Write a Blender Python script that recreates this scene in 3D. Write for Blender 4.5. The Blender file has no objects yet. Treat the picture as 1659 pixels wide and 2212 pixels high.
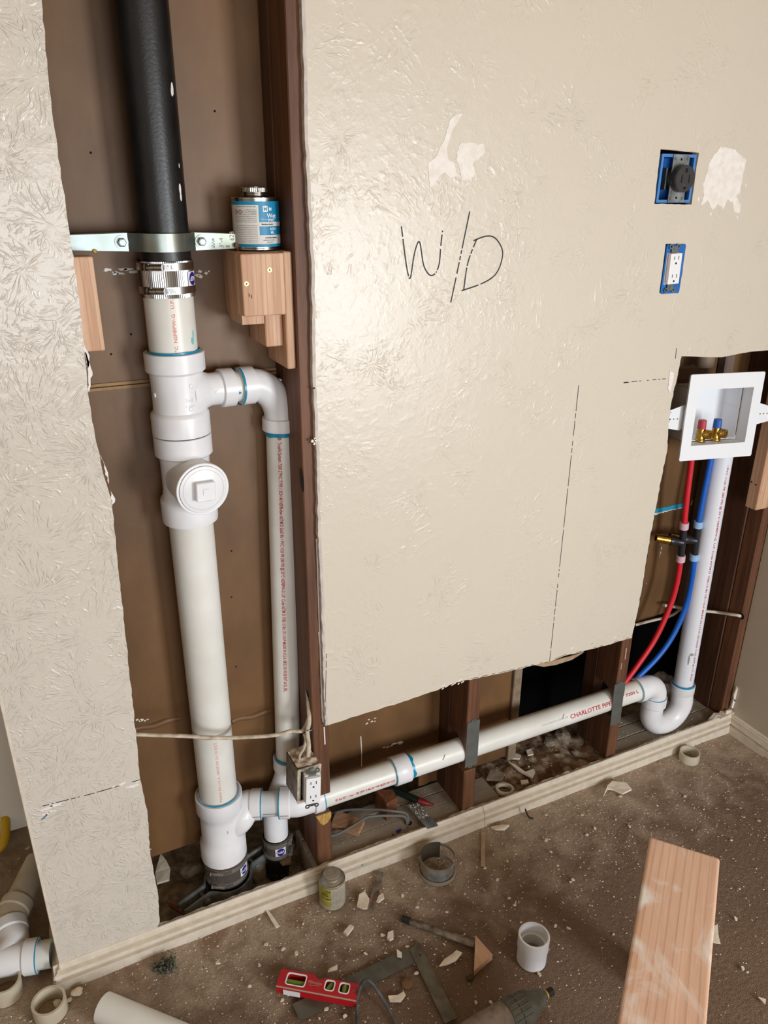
import bpy, bmesh, math, random
from mathutils import Vector, Matrix, noise
from mathutils.geometry import tessellate_polygon
random.seed(7)
SC = bpy.context.scene
COL = SC.collection
PI = math.pi

# ------------------------------------------------------------------ camera, world, lights, exposure
CAMP = Vector((0.0, -1.38, 1.633))
FPX, CX, CY = 1660.0, 829.5, 1106.0
def _basis():
    X = Vector((4550-CX, 430-CY, FPX)).normalized()
    D = Vector((802-CX, 5089-CY, FPX)); D = (D - X*D.dot(X)).normalized()
    U = -D
    return Matrix((X, U.cross(X), U))       # rows: world axes in camera coordinates
RW = _basis()
cam_d = bpy.data.cameras.new('camera'); cam = bpy.data.objects.new('camera', cam_d); COL.objects.link(cam)
cx_, cy_, cz_ = RW.col[0], RW.col[1], RW.col[2]
cam.matrix_world = Matrix(((cx_[0], -cy_[0], -cz_[0], CAMP[0]), (cx_[1], -cy_[1], -cz_[1], CAMP[1]), (cx_[2], -cy_[2], -cz_[2], CAMP[2]), (0, 0, 0, 1)))
cam_d.sensor_fit = 'VERTICAL'; cam_d.sensor_height = 24; cam_d.sensor_width = 18
cam_d.lens = FPX/2212*24; cam_d.clip_start = 0.02
SC.camera = cam
w = bpy.data.worlds.new('world'); SC.world = w; w.use_nodes = True
w.node_tree.nodes['Background'].inputs[0].default_value = (0.75, 0.85, 1.0, 1)
w.node_tree.nodes['Background'].inputs[1].default_value = 1.0
def area(name, loc, target, sx, sy, power, color):
    l = bpy.data.lights.new(name, 'AREA'); l.shape = 'RECTANGLE'; l.size = sx; l.size_y = sy; l.energy = power; l.color = color
    o = bpy.data.objects.new(name, l); COL.objects.link(o); o.location = loc
    o.rotation_euler = (Vector(target)-Vector(loc)).to_track_quat('-Z', 'Y').to_euler()
    return o
area('side_door_daylight', (1.90, -2.75, 1.10), (0.30, -0.6, 1.0), 1.1, 1.1, 88, (0.90, 0.955, 1.0))
area('rear_window_daylight', (0.25, -3.5, 1.25), (0.1, 0, 1.05), 1.7, 1.0, 30, (0.90, 0.95, 1.0))
SC.view_settings.view_transform = 'Standard'; SC.view_settings.look = 'None'
SC.view_settings.gamma = 1; SC.view_settings.use_curve_mapping = False
SC.view_settings.exposure = 0.40

# ------------------------------------------------------------------ helpers
def ray(px, py):
    return RW @ Vector(((px-CX)/FPX, (py-CY)/FPX, 1.0))
def at(px, py, X=None, Y=None, Z=None):          # point of the photograph on a world plane
    d = ray(px, py)
    if X is not None: t = (X-CAMP.x)/d.x
    elif Y is not None: t = (Y-CAMP.y)/d.y
    else: t = (Z-CAMP.z)/d.z
    return CAMP + d*t
def lin(c):
    c = c/255.0
    return c/12.92 if c <= 0.04045 else ((c+0.055)/1.055)**2.4
def rgb(r, g, b): return (lin(r), lin(g), lin(b), 1)

MATS = {}
def mat(name, col, rough=0.5, metal=0.0, col2=None, nscale=20, bump=0.0, bscale=200, spec=0.5, stretch=(1, 1, 1), lo=0.35, hi=0.65, detail=4, coat=0.0):
    if name in MATS: return MATS[name]
    m = bpy.data.materials.new(name); m.use_nodes = True; nt = m.node_tree
    b = nt.nodes['Principled BSDF']
    b.inputs['Base Color'].default_value = col; b.inputs['Roughness'].default_value = rough; b.inputs['Metallic'].default_value = metal
    b.inputs['Specular IOR Level'].default_value = spec
    if coat: b.inputs['Coat Weight'].default_value = coat; b.inputs['Coat Roughness'].default_value = 0.15
    if col2 or bump:
        tc = nt.nodes.new('ShaderNodeTexCoord'); mp = nt.nodes.new('ShaderNodeMapping'); mp.inputs['Scale'].default_value = stretch
        nt.links.new(tc.outputs['Object'], mp.inputs[0])
    if col2:
        n = nt.nodes.new('ShaderNodeTexNoise'); n.inputs['Scale'].default_value = nscale; n.inputs['Detail'].default_value = detail
        nt.links.new(mp.outputs[0], n.inputs['Vector'])
        r = nt.nodes.new('ShaderNodeValToRGB'); r.color_ramp.elements[0].position = lo; r.color_ramp.elements[1].position = hi
        r.color_ramp.elements[0].color = col; r.color_ramp.elements[1].color = col2
        nt.links.new(n.outputs['Fac'], r.inputs[0]); nt.links.new(r.outputs[0], b.inputs['Base Color'])
    if bump:
        n2 = nt.nodes.new('ShaderNodeTexNoise'); n2.inputs['Scale'].default_value = bscale; n2.inputs['Detail'].default_value = 3
        nt.links.new(mp.outputs[0], n2.inputs['Vector'])
        bp = nt.nodes.new('ShaderNodeBump'); bp.inputs['Strength'].default_value = 0.6; bp.inputs['Distance'].default_value = bump
        nt.links.new(n2.outputs['Fac'], bp.inputs['Height']); nt.links.new(bp.outputs[0], b.inputs['Normal'])
    MATS[name] = m
    return m
def N(nt, t, **kw):
    n = nt.nodes.new(t)
    for k, v in kw.items():
        if k in n.inputs: n.inputs[k].default_value = v
        else: setattr(n, k, v)
    return n
def math_(nt, op, a, b=None, clamp=False):
    n = nt.nodes.new('ShaderNodeMath'); n.operation = op; n.use_clamp = clamp
    for i, v in enumerate((a, b)):
        if v is None: continue
        if isinstance(v, (int, float)): n.inputs[i].default_value = v
        else: nt.links.new(v, n.inputs[i])
    return n.outputs[0]
def mix(nt, fac, a, b):
    n = nt.nodes.new('ShaderNodeMix'); n.data_type = 'RGBA'
    for i, v in ((0, fac), (6, a), (7, b)):
        if isinstance(v, (int, float, tuple)): n.inputs[i].default_value = v
        else: nt.links.new(v, n.inputs[i])
    return n.outputs[2]
def ramp(nt, fac, p0, p1, c0=(0, 0, 0, 1), c1=(1, 1, 1, 1)):
    r = nt.nodes.new('ShaderNodeValToRGB'); r.color_ramp.elements[0].position = p0; r.color_ramp.elements[1].position = p1
    r.color_ramp.elements[0].color = c0; r.color_ramp.elements[1].color = c1
    nt.links.new(fac, r.inputs[0]); return r.outputs[0]
def paint_mat(name, col, rough, height, dens, cell=6.5, fq=1.0):      # crow's-foot trowel texture: fans of short strokes
    m = bpy.data.materials.new(name); m.use_nodes = True; nt = m.node_tree; b = nt.nodes['Principled BSDF']
    tc = N(nt, 'ShaderNodeTexCoord'); P = tc.outputs['Object']
    dn = N(nt, 'ShaderNodeTexNoise', Scale=7, Detail=2); nt.links.new(P, dn.inputs['Vector'])
    dv = N(nt, 'ShaderNodeVectorMath', operation='MULTIPLY_ADD'); nt.links.new(dn.outputs['Color'], dv.inputs[0]); dv.inputs[1].default_value = (.10, 0, .10); nt.links.new(P, dv.inputs[2])
    def fans(scale, off, freq):
        mp = N(nt, 'ShaderNodeMapping'); mp.inputs['Rotation'].default_value = (PI/2, 0, 0); mp.inputs['Location'].default_value = (off, off*.7, 0); nt.links.new(dv.outputs[0], mp.inputs[0])
        vo = N(nt, 'ShaderNodeTexVoronoi', voronoi_dimensions='2D', Scale=scale); nt.links.new(mp.outputs[0], vo.inputs['Vector'])
        sb = N(nt, 'ShaderNodeVectorMath', operation='SUBTRACT'); nt.links.new(mp.outputs[0], sb.inputs[0]); nt.links.new(vo.outputs['Position'], sb.inputs[1])
        se = N(nt, 'ShaderNodeSeparateXYZ'); nt.links.new(sb.outputs[0], se.inputs[0])
        an = math_(nt, 'ARCTAN2', se.outputs['Y'], se.outputs['X'])
        ln = N(nt, 'ShaderNodeVectorMath', operation='LENGTH'); nt.links.new(sb.outputs[0], ln.inputs[0]); r = ln.outputs['Value']
        sc = N(nt, 'ShaderNodeSeparateColor'); nt.links.new(vo.outputs['Color'], sc.inputs[0])
        cb = N(nt, 'ShaderNodeCombineXYZ'); nt.links.new(math_(nt, 'MULTIPLY', an, freq), cb.inputs[0]); nt.links.new(math_(nt, 'MULTIPLY', r, 48.0), cb.inputs[1]); nt.links.new(math_(nt, 'MULTIPLY', sc.outputs[0], 40.0), cb.inputs[2])
        n = N(nt, 'ShaderNodeTexNoise', Scale=1.0, Detail=1.5); nt.links.new(cb.outputs[0], n.inputs['Vector'])
        st = ramp(nt, n.outputs['Fac'], 0.56, 0.70)
        far = ramp(nt, r, 0.008, 0.022)
        return math_(nt, 'MULTIPLY', st, far)
    h = math_(nt, 'MAXIMUM', fans(cell, 0.0, 8.0*fq), math_(nt, 'MULTIPLY', fans(cell*1.6, 3.3, 6.0*fq), 0.8))
    msk = N(nt, 'ShaderNodeTexNoise', Scale=9, Detail=4); nt.links.new(P, msk.inputs['Vector'])
    h = math_(nt, 'MULTIPLY', h, ramp(nt, msk.outputs['Fac'], dens, dens+0.14))
    fine = N(nt, 'ShaderNodeTexNoise', Scale=230, Detail=2); nt.links.new(P, fine.inputs['Vector'])
    blob = N(nt, 'ShaderNodeTexNoise', Scale=55, Detail=3); nt.links.new(P, blob.inputs['Vector'])
    h2 = math_(nt, 'ADD', math_(nt, 'ADD', h, math_(nt, 'MULTIPLY', fine.outputs['Fac'], 0.10)), math_(nt, 'MULTIPLY', ramp(nt, blob.outputs['Fac'], .45, .75), 0.45))
    bp = N(nt, 'ShaderNodeBump', Strength=1.0, Distance=height); nt.links.new(h2, bp.inputs['Height']); nt.links.new(bp.outputs[0], b.inputs['Normal'])
    var = N(nt, 'ShaderNodeTexNoise', Scale=3, Detail=3); nt.links.new(P, var.inputs['Vector'])
    c2 = tuple(min(1, c*0.95) for c in col[:3])+(1,)
    nt.links.new(mix(nt, var.outputs['Fac'], col, c2), b.inputs['Base Color'])
    b.inputs['Roughness'].default_value = rough
    return m
def wood_mat(name, light, dark, axis, dust=0.0, rings=55, rough=0.6, off=0.0, lo=0.35, lines=0):
    m = bpy.data.materials.new(name); m.use_nodes = True; nt = m.node_tree; b = nt.nodes['Principled BSDF']
    tc = N(nt, 'ShaderNodeTexCoord'); mp = N(nt, 'ShaderNodeMapping'); s = [1, 1, 1]; s[axis] = 0.05
    mp.inputs['Scale'].default_value = s; mp.inputs['Location'].default_value = (off, off, off); nt.links.new(tc.outputs['Object'], mp.inputs[0])
    n = N(nt, 'ShaderNodeTexNoise', Scale=rings, Detail=3, Distortion=0.6); nt.links.new(mp.outputs[0], n.inputs['Vector'])
    n2 = N(nt, 'ShaderNodeTexNoise', Scale=rings*9, Detail=2); nt.links.new(mp.outputs[0], n2.inputs['Vector'])
    f = math_(nt, 'ADD', math_(nt, 'MULTIPLY', n.outputs['Fac'], 0.75), math_(nt, 'MULTIPLY', n2.outputs['Fac'], 0.25))
    c = ramp(nt, f, lo, 0.62, dark, light)
    if lines:
        se = N(nt, 'ShaderNodeSeparateXYZ'); nt.links.new(tc.outputs['Object'], se.inputs[0])
        a = [i for i in range(3) if i != axis]
        wob = N(nt, 'ShaderNodeTexNoise', Scale=14, Detail=2); nt.links.new(mp.outputs[0], wob.inputs['Vector'])
        u = math_(nt, 'ADD', math_(nt, 'ADD', se.outputs[a[0]], math_(nt, 'MULTIPLY', se.outputs[a[1]], 0.8)), math_(nt, 'MULTIPLY', wob.outputs['Fac'], 0.045))
        fr = math_(nt, 'FRACT', math_(nt, 'MULTIPLY', u, lines))
        c = mix(nt, math_(nt, 'MULTIPLY', ramp(nt, fr, 0.72, 0.97), 0.48), c, tuple(q*.62 for q in dark[:3])+(1,))
    if dust:
        n3 = N(nt, 'ShaderNodeTexNoise', Scale=11, Detail=6, Distortion=1.2); nt.links.new(tc.outputs['Object'], n3.inputs['Vector'])
        c = mix(nt, ramp(nt, n3.outputs['Fac'], 0.66-dust, 0.86-dust), c, rgb(225, 215, 205))
    nt.links.new(c, b.inputs['Base Color']); b.inputs['Roughness'].default_value = rough
    bp = N(nt, 'ShaderNodeBump', Strength=0.4, Distance=0.0006); nt.links.new(f, bp.inputs['Height']); nt.links.new(bp.outputs[0], b.inputs['Normal'])
    return m

def link(name, bm, m, parent=None, smooth=False, loc=None, mats=None, auto=None):
    """bm holds world coordinates; the object's origin goes to loc / the parent's origin"""
    root = parent
    while root is not None and root.parent is not None: root = root.parent
    if root is not None: L = Vector(root.location)
    elif loc is not None: L = Vector(loc)
    else:
        xs = [v.co for v in bm.verts]
        L = Vector(((min(v.x for v in xs)+max(v.x for v in xs))/2, (min(v.y for v in xs)+max(v.y for v in xs))/2, min(v.z for v in xs)))
    bmesh.ops.translate(bm, verts=bm.verts, vec=-L)
    me = bpy.data.meshes.new(name); bm.to_mesh(me); bm.free()
    if mats:
        for q in mats: me.materials.append(q)
    else: me.materials.append(m)
    if smooth:
        me.polygons.foreach_set('use_smooth', [True]*len(me.polygons))
        me.set_sharp_from_angle(angle=math.radians(auto or 40))
    o = bpy.data.objects.new(name, me); COL.objects.link(o)
    if parent is not None: o.parent = parent
    else: o.location = L
    return o
def tag(o, label, cat, group=None):
    o['label'] = label; o['category'] = cat
    if group: o['group'] = group
    return o
def thing(name, loc, label, cat, group=None):
    o = bpy.data.objects.new(name, None); COL.objects.link(o); o.location = loc; o.empty_display_size = 0.05
    return tag(o, label, cat, group)
def struct(o): o['kind'] = 'structure'; return o
def stuff(o): o['kind'] = 'stuff'; return o

def frame(a):                                 # two unit vectors across axis a
    a = Vector(a).normalized()
    h = Vector((0, 0, 1)) if abs(a.z) < 0.9 else Vector((1, 0, 0))
    u = h.cross(a).normalized(); return a, u, a.cross(u)
def box(bm, lo, hi, bev=0.0, M=None, seg=1):
    lo, hi = Vector(lo), Vector(hi)
    r = bmesh.ops.create_cube(bm, size=1)
    for v in r['verts']: v.co = Vector(((v.co.x+.5)*(hi.x-lo.x)+lo.x, (v.co.y+.5)*(hi.y-lo.y)+lo.y, (v.co.z+.5)*(hi.z-lo.z)+lo.z))
    vs = r['verts']
    if bev:
        es = list({e for v in vs for e in v.link_edges})
        rr = bmesh.ops.bevel(bm, geom=es, offset=bev, segments=seg, affect='EDGES', profile=0.5)
        vs = list({v for f in rr['faces'] for v in f.verts} | {v for v in vs if v.is_valid})
    if M is not None:
        for v in vs: v.co = M @ v.co
    return vs
def BM(): return bmesh.new()
def bx(lo, hi, bev=0.0, M=None, seg=1):
    bm = BM(); box(bm, lo, hi, bev, M, seg); return bm
def lathe(bm, prof, org, axis, seg=40, u=None):
    a, uu, vv = frame(axis)
    org = Vector(org); rings = []
    for t, r in prof:
        if r < 1e-6: rings.append([bm.verts.new(org+a*t)])
        else: rings.append([bm.verts.new(org+a*t+(uu*math.cos(2*PI*k/seg)+vv*math.sin(2*PI*k/seg))*r) for k in range(seg)])
    for A, B in zip(rings, rings[1:]):
        if len(A) == 1 and len(B) == 1: continue
        for k in range(seg):
            k2 = (k+1) % seg
            if len(A) == 1: bm.faces.new((A[0], B[k2], B[k]))
            elif len(B) == 1: bm.faces.new((A[k], A[k2], B[0]))
            else: bm.faces.new((A[k], A[k2], B[k2], B[k]))
    return bm
def tube(bm, pts, r, seg=16, caps=True, rads=None, flat=1.0):
    pts = [Vector(p) for p in pts]; n = len(pts); rings = []
    up = None
    for i, p in enumerate(pts):
        d = (pts[min(i+1, n-1)]-pts[max(i-1, 0)]).normalized()
        if up is None: _, up, _ = frame(d)
        up = (up-d*up.dot(d)).normalized(); s = d.cross(up)
        rr = rads[i] if rads else r
        rings.append([bm.verts.new(p+up*math.cos(2*PI*k/seg)*rr+s*math.sin(2*PI*k/seg)*rr*flat) for k in range(seg)])
    for A, B in zip(rings, rings[1:]):
        for k in range(seg): bm.faces.new((A[k], A[(k+1) % seg], B[(k+1) % seg], B[k]))
    if caps: bm.faces.new(rings[0][::-1]); bm.faces.new(rings[-1])
    return bm
def spline(pts, per=8):
    pts = [Vector(p) for p in pts]; out = []
    P = [pts[0]]+pts+[pts[-1]]
    for i in range(1, len(P)-2):
        for j in range(per):
            t = j/per; a, b, c, d = P[i-1], P[i], P[i+1], P[i+2]
            out.append(0.5*((2*b)+(c-a)*t+(2*a-5*b+4*c-d)*t*t+(3*b-a-3*c+d)*t*t*t))
    out.append(pts[-1]); return out
def arc(c, a, b, r, t0, t1, n=16):            # arc in the plane of unit vectors a, b
    c, a, b = Vector(c), Vector(a), Vector(b)
    return [c+(a*math.cos(t0+(t1-t0)*i/n)+b*math.sin(t0+(t1-t0)*i/n))*r for i in range(n+1)]
def rough_line(pts, step=0.01, amp=0.0015, seed=0):
    out = []; rnd = random.Random(seed)
    for (x0, z0), (x1, z1) in zip(pts, pts[1:]):
        L = math.hypot(x1-x0, z1-z0); n = max(1, int(L/step))
        nx, nz = -(z1-z0)/max(L, 1e-9), (x1-x0)/max(L, 1e-9)
        for i in range(n):
            t = i/n; a = rnd.uniform(-amp, amp) if i else 0
            out.append((x0+(x1-x0)*t+nx*a, z0+(z1-z0)*t+nz*a))
    out.append(pts[-1]); return out
def prism(loops, f0, f1, bm=None, edge_idx=0):
    """closed outline(s) of 2-D points; f0 / f1 map (u, v) to the front / back point"""
    bm = bm or BM()
    flat = [p for lp in loops for p in lp]
    A = [bm.verts.new(f0(*p)) for p in flat]; B = [bm.verts.new(f1(*p)) for p in flat]
    tris = tessellate_polygon([[Vector((p[0], p[1], 0)) for p in lp] for lp in loops])
    for t in tris:
        try: bm.faces.new([A[i] for i in t])
        except ValueError: pass
        try: bm.faces.new([B[i] for i in reversed(t)])
        except ValueError: pass
    k = 0
    for lp in loops:
        n = len(lp)
        for i in range(n):
            j = (i+1) % n
            try:
                f = bm.faces.new((A[k+i], A[k+j], B[k+j], B[k+i])); f.material_index = edge_idx
            except ValueError: pass
        k += n
    bmesh.ops.recalc_face_normals(bm, faces=bm.faces)
    return bm
def plate_xz(loops, y0, y1, edge_idx=0):
    return prism(loops, lambda u, v: Vector((u, y0, v)), lambda u, v: Vector((u, y1, v)), edge_idx=edge_idx)
def ribbon(bm, pts, wid, nrm, off=0.0004, gaps=0.0, rnd=None):    # thin pen line lying on a face
    pts = [Vector(p) for p in pts]; nrm = Vector(nrm)
    for a, b in zip(pts, pts[1:]):
        if gaps and rnd.random() < gaps: continue
        d = (b-a).normalized(); s = nrm.cross(d)*wid/2; o = nrm*off
        bm.faces.new([bm.verts.new(q) for q in (a-s+o, b-s+o, b+s+o, a+s+o)])
    return bm
_tc = {}
def text_faces(s, size, bold=False):
    key = (s, size, bold)
    if key not in _tc:
        cu = bpy.data.curves.new('t', 'FONT'); cu.body = s; cu.size = size; cu.resolution_u = 2
        if bold: cu.offset = size*0.02
        o = bpy.data.objects.new('t', cu); COL.objects.link(o)
        me = bpy.data.meshes.new_from_object(o)
        if size > .0055:                       # cut long glyph faces so that they follow the curve of a pipe
            b2 = bmesh.new(); b2.from_mesh(me)
            y1 = max(v.co.y for v in b2.verts); y0 = min(v.co.y for v in b2.verts); x1 = max(v.co.x for v in b2.verts)
            for ax, a, b in ((1, y0, y1), (0, 0, x1 if len(s) < 12 else 0)):
                k = a+size*.14
                while k < b:
                    no = (0, 1, 0) if ax else (1, 0, 0); pc = (0, k, 0) if ax else (k, 0, 0)
                    bmesh.ops.bisect_plane(b2, geom=b2.verts[:]+b2.edges[:]+b2.faces[:], plane_co=pc, plane_no=no); k += size*.14
            b2.to_mesh(me); b2.free()
        _tc[key] = ([v.co.to_2d() for v in me.vertices], [list(p.vertices) for p in me.polygons])
        bpy.data.objects.remove(o); bpy.data.curves.remove(cu); bpy.data.meshes.remove(me)
    return _tc[key]
def wrap_text(bm, s, size, org, axis, nrm, r, width=None, u0=0.0, v0=0.0, lift=0.0003, xs=None, bold=False):
    """text running along axis on a cylinder of radius r whose axis passes through org (r None: flat)"""
    vs, fs = text_faces(s, size, bold); a = Vector(axis).normalized(); n = Vector(nrm).normalized(); t = n.cross(a)
    W = max(v.x for v in vs); k = (width/W if width else 1.0); 
    out = []
    for v in vs:
        u = u0+v.x*k; q = v0+v.y*(xs or 1.0)
        if r is None: out.append(bm.verts.new(Vector(org)+a*u+t*q+n*lift))
        else: th = q/r; out.append(bm.verts.new(Vector(org)+a*u+(n*math.cos(th)+t*math.sin(th))*(r+lift)))
    for f in fs:
        try: bm.faces.new([out[i] for i in f])
        except ValueError: pass
    return bm
def ring_text(bm, s, size, org, up, nrm, r, th0=0.0, z0=0.0, lift=0.0004, width=None, flip=False, bold=False):
    """text running around a cylinder whose axis is up; starts at angle th0 from nrm"""
    vs, fs = text_faces(s, size, bold); a = Vector(up).normalized(); n = Vector(nrm).normalized(); t = a.cross(n)
    W = max(v.x for v in vs); k = (width/W if width else 1.0); out = []
    for v in vs:
        x, y = v.x*k, v.y
        if flip: x, y = -x, -y
        th = th0+x/r
        out.append(bm.verts.new(Vector(org)+a*(z0+y)+(n*math.cos(th)+t*math.sin(th))*(r+lift)))
    for f in fs:
        try: bm.faces.new([out[i] for i in f])
        except ValueError: pass
    return bm
def ring_patch(bm, org, up, nrm, r, th0, th1, z0, z1, lift=0.0002, n=10):
    a = Vector(up).normalized(); nn = Vector(nrm).normalized(); t = a.cross(nn); prev = None
    for i in range(n+1):
        th = th0+(th1-th0)*i/n; d = (nn*math.cos(th)+t*math.sin(th))*(r+lift)
        cur = (bm.verts.new(Vector(org)+a*z0+d), bm.verts.new(Vector(org)+a*z1+d))
        if prev: bm.faces.new((prev[0], cur[0], cur[1], prev[1]))
        prev = cur
    return bm
def ring_disc(bm, org, up, nrm, r, th, z, rx, rz, lift=0.0004, n=24):
    a = Vector(up).normalized(); nn = Vector(nrm).normalized(); t = a.cross(nn)
    def P(x, y): q = th+x/r; return Vector(org)+a*(z+y)+(nn*math.cos(q)+t*math.sin(q))*(r+lift)
    for sgn in (-1, 1):
        pass
    rows = 8; prev = None
    for i in range(rows+1):
        x = -rx+2*rx*i/rows; hh = rz*math.sqrt(max(0, 1-(x/rx)**2))
        cur = (bm.verts.new(P(x, -hh)), bm.verts.new(P(x, hh)))
        if prev: bm.faces.new((prev[0], cur[0], cur[1], prev[1]))
        prev = cur
    bmesh.ops.remove_doubles(bm, verts=bm.verts, dist=1e-6)
    return bm
def chip(size, thick, rnd, n=6):              # a broken flake, flat on z = 0 at the origin
    ang = sorted(rnd.uniform(0, 2*PI) for _ in range(n))
    ang = [2*PI*i/n+rnd.uniform(-.35, .35) for i in range(n)]
    pts = [(math.cos(a)*size*rnd.uniform(.55, 1)*.5, math.sin(a)*size*rnd.uniform(.4, .8)*.5) for a in ang]
    return pts
def noisy_grid(x0, x1, y0, y1, nx, ny, f):
    bm = BM(); g = [[bm.verts.new(Vector((x0+(x1-x0)*i/nx, y0+(y1-y0)*j/ny, f(x0+(x1-x0)*i/nx, y0+(y1-y0)*j/ny)))) for i in range(nx+1)] for j in range(ny+1)]
    for j in range(ny):
        for i in range(nx): bm.faces.new((g[j][i], g[j][i+1], g[j+1][i+1], g[j+1][i]))
    return bm

# ------------------------------------------------------------------ materials
M_wall = paint_mat('cream wall paint', rgb(213, 203, 187), 0.32, 0.0008, 0.46, 6.0, 1.0)
M_strip = paint_mat('cream wall paint heavy texture', rgb(212, 204, 192), 0.22, 0.0010, 0.30, 10.0, 1.3)
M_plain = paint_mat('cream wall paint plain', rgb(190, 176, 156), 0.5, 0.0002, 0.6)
M_gyp = mat('white gypsum core', rgb(224, 218, 212), 0.9, col2=rgb(190, 182, 175), nscale=90, bump=0.001, bscale=400)
M_trim = mat('cream trim paint', rgb(220, 209, 194), 0.45, col2=rgb(208, 196, 178), nscale=50, bump=0.0003, bscale=150)
M_trimd = mat('grime and shade in the trim grooves', rgb(186, 172, 152), 0.7, col2=rgb(200, 187, 168), nscale=40)  # grime plus crease shade put into the groove colour
M_board = mat('brown gypsum paper', rgb(120, 86, 52), 0.5, col2=rgb(98, 69, 40), nscale=7, bump=0.0006, bscale=60, stretch=(1, 1, .6), detail=6)
M_boarde = mat('tan board edge paper', rgb(170, 135, 92), 0.7, col2=rgb(140, 108, 70), nscale=40)
M_stud = wood_mat('old reddish stud wood', rgb(112, 72, 46), rgb(78, 46, 28), 2, rings=60)
M_stud2 = wood_mat('old brown stud wood', rgb(92, 58, 38), rgb(60, 36, 23), 2, rings=70, off=3)
M_new = wood_mat('new fir lumber', rgb(214, 176, 146), rgb(192, 148, 116), 2, rings=45, lo=.42, lines=95)
M_newx = wood_mat('new fir lumber lengthways', rgb(222, 184, 158), rgb(202, 158, 130), 0, rings=30, dust=.16, lo=.38, lines=58)
M_white = mat('white PVC plastic', rgb(236, 236, 239), 0.32, col2=rgb(226, 226, 229), nscale=14, bump=0.0001, bscale=900)
M_pipe = mat('ivory PVC pipe', rgb(232, 231, 226), 0.35, col2=rgb(220, 218, 210), nscale=9, detail=6)
M_pipeo = mat('old cream PVC offcut', rgb(206, 196, 176), 0.45, col2=rgb(186, 174, 152), nscale=12)
M_cyan = mat('blue pipe cement', rgb(18, 138, 176), 0.3)
M_black = mat('black cast iron pipe', rgb(15, 15, 17), 0.38, col2=rgb(26, 26, 27), nscale=18, bump=0.0005, bscale=240, detail=6)
M_red = mat('red pipe print', rgb(182, 28, 52), 0.6)
M_redf = mat('faded red pipe print', rgb(222, 140, 120), 0.6)
M_greyp = mat('grey faint print', rgb(150, 146, 142), 0.6)
M_zinc = mat('zinc plated steel', rgb(150, 160, 160), 0.36, 0.85, col2=rgb(128, 132, 120), nscale=12)
M_zincd = mat('dusty grey galvanised steel', rgb(146, 152, 152), 0.5, 0.2, col2=rgb(98, 100, 98), nscale=30)
M_ss = mat('shiny stainless steel', rgb(178, 176, 176), 0.27, 1.0)
M_ssd = mat('dull corrugated steel', rgb(112, 104, 98), 0.28, 0.45)
M_smoky = mat('smoky band steel', rgb(150, 142, 134), .25, .5)
M_rub = mat('black rubber', rgb(24, 24, 24), 0.7)
M_dark = mat('dark hollow', rgb(8, 8, 8), 0.9)
M_ink = mat('black marker ink', rgb(26, 22, 22), 0.6)
M_lblw = mat('white sticker', rgb(236, 236, 240), 0.5)
M_lblb = mat('dark blue sticker print', rgb(38, 28, 130), 0.5)
M_brass = mat('brass', rgb(206, 170, 84), 0.25, 1.0, col2=rgb(170, 132, 56), nscale=120)
M_redp = mat('red PEX plastic', rgb(206, 30, 44), 0.4)
M_blup = mat('blue PEX plastic', rgb(10, 92, 190), 0.4)
M_capr = mat('red valve cap', rgb(172, 40, 58), 0.4)
M_capb = mat('blue valve cap', rgb(24, 84, 170), 0.4)
M_pinkc = mat('pale pink crimp sleeve', rgb(214, 176, 190), 0.5)
M_bluec = mat('pale blue crimp sleeve', rgb(150, 186, 224), 0.5)
M_bkp = mat('black plastic fitting', rgb(34, 34, 40), 0.35)
M_box = mat('white moulded plastic', rgb(232, 234, 238), 0.4)
M_bbox = mat('blue plastic electrical box', rgb(34, 110, 190), 0.4, col2=rgb(28, 92, 160), nscale=30)
M_cable = mat('dirty cream cable sheath', rgb(168, 150, 128), 0.7, col2=rgb(206, 194, 176), nscale=60)
M_cablew = mat('white cable sheath', rgb(216, 204, 186), 0.6)
M_grycab = mat('grey cable sheath', rgb(104, 104, 98), 0.6)
M_plate = mat('grey nail plate steel', rgb(122, 124, 120), 0.42, 0.5, col2=rgb(108, 110, 106), nscale=30)
M_screw = mat('yellow zinc screw', rgb(214, 184, 110), 0.35, 0.8)
M_outlet = mat('white outlet plastic', rgb(236, 236, 238), 0.35)
M_chip = mat('cream drywall chip', rgb(216, 200, 176), 0.8, col2=rgb(232, 222, 206), nscale=60)
M_chipt = mat('tan backing paper', rgb(176, 150, 122), 0.8, col2=rgb(150, 124, 98), nscale=60)
M_dirt = mat('dusty dirt', rgb(128, 110, 92), 0.95, col2=rgb(176, 162, 146), nscale=45, bump=0.004, bscale=120, detail=8)
M_dirtr = mat('reddish sawdust dirt', rgb(112, 82, 58), 0.95, col2=rgb(180, 160, 138), nscale=38, bump=0.004, bscale=150, detail=8, lo=.45)
M_sole = mat('dusty grey floor plate wood', rgb(132, 118, 102), 0.85, col2=rgb(160, 146, 128), nscale=20, bump=0.0008, bscale=200, stretch=(.3, 1, 1))
M_conc = mat('rubble concrete', rgb(152, 140, 122), 0.95, col2=rgb(124, 112, 96), nscale=50, bump=0.002, bscale=200)
M_rlev = mat('red spirit level body', rgb(180, 24, 32), 0.4)
M_green = mat('green vial fluid', rgb(120, 140, 30), 0.1, col2=rgb(90, 120, 40), nscale=80)
M_clear = mat('clear plastic edge', rgb(176, 158, 140), 0.15)
M_steel = mat('tarnished square steel', rgb(106, 102, 92), 0.45, 0.4, col2=rgb(84, 80, 70), nscale=25, detail=6)
M_rust = mat('stained steel blade', rgb(146, 136, 120), 0.5, 0.3, col2=rgb(84, 68, 54), nscale=45, detail=6)
M_cord = mat('dark rubber cord', rgb(52, 52, 54), 0.7, col2=rgb(92, 88, 84), nscale=60)
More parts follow.
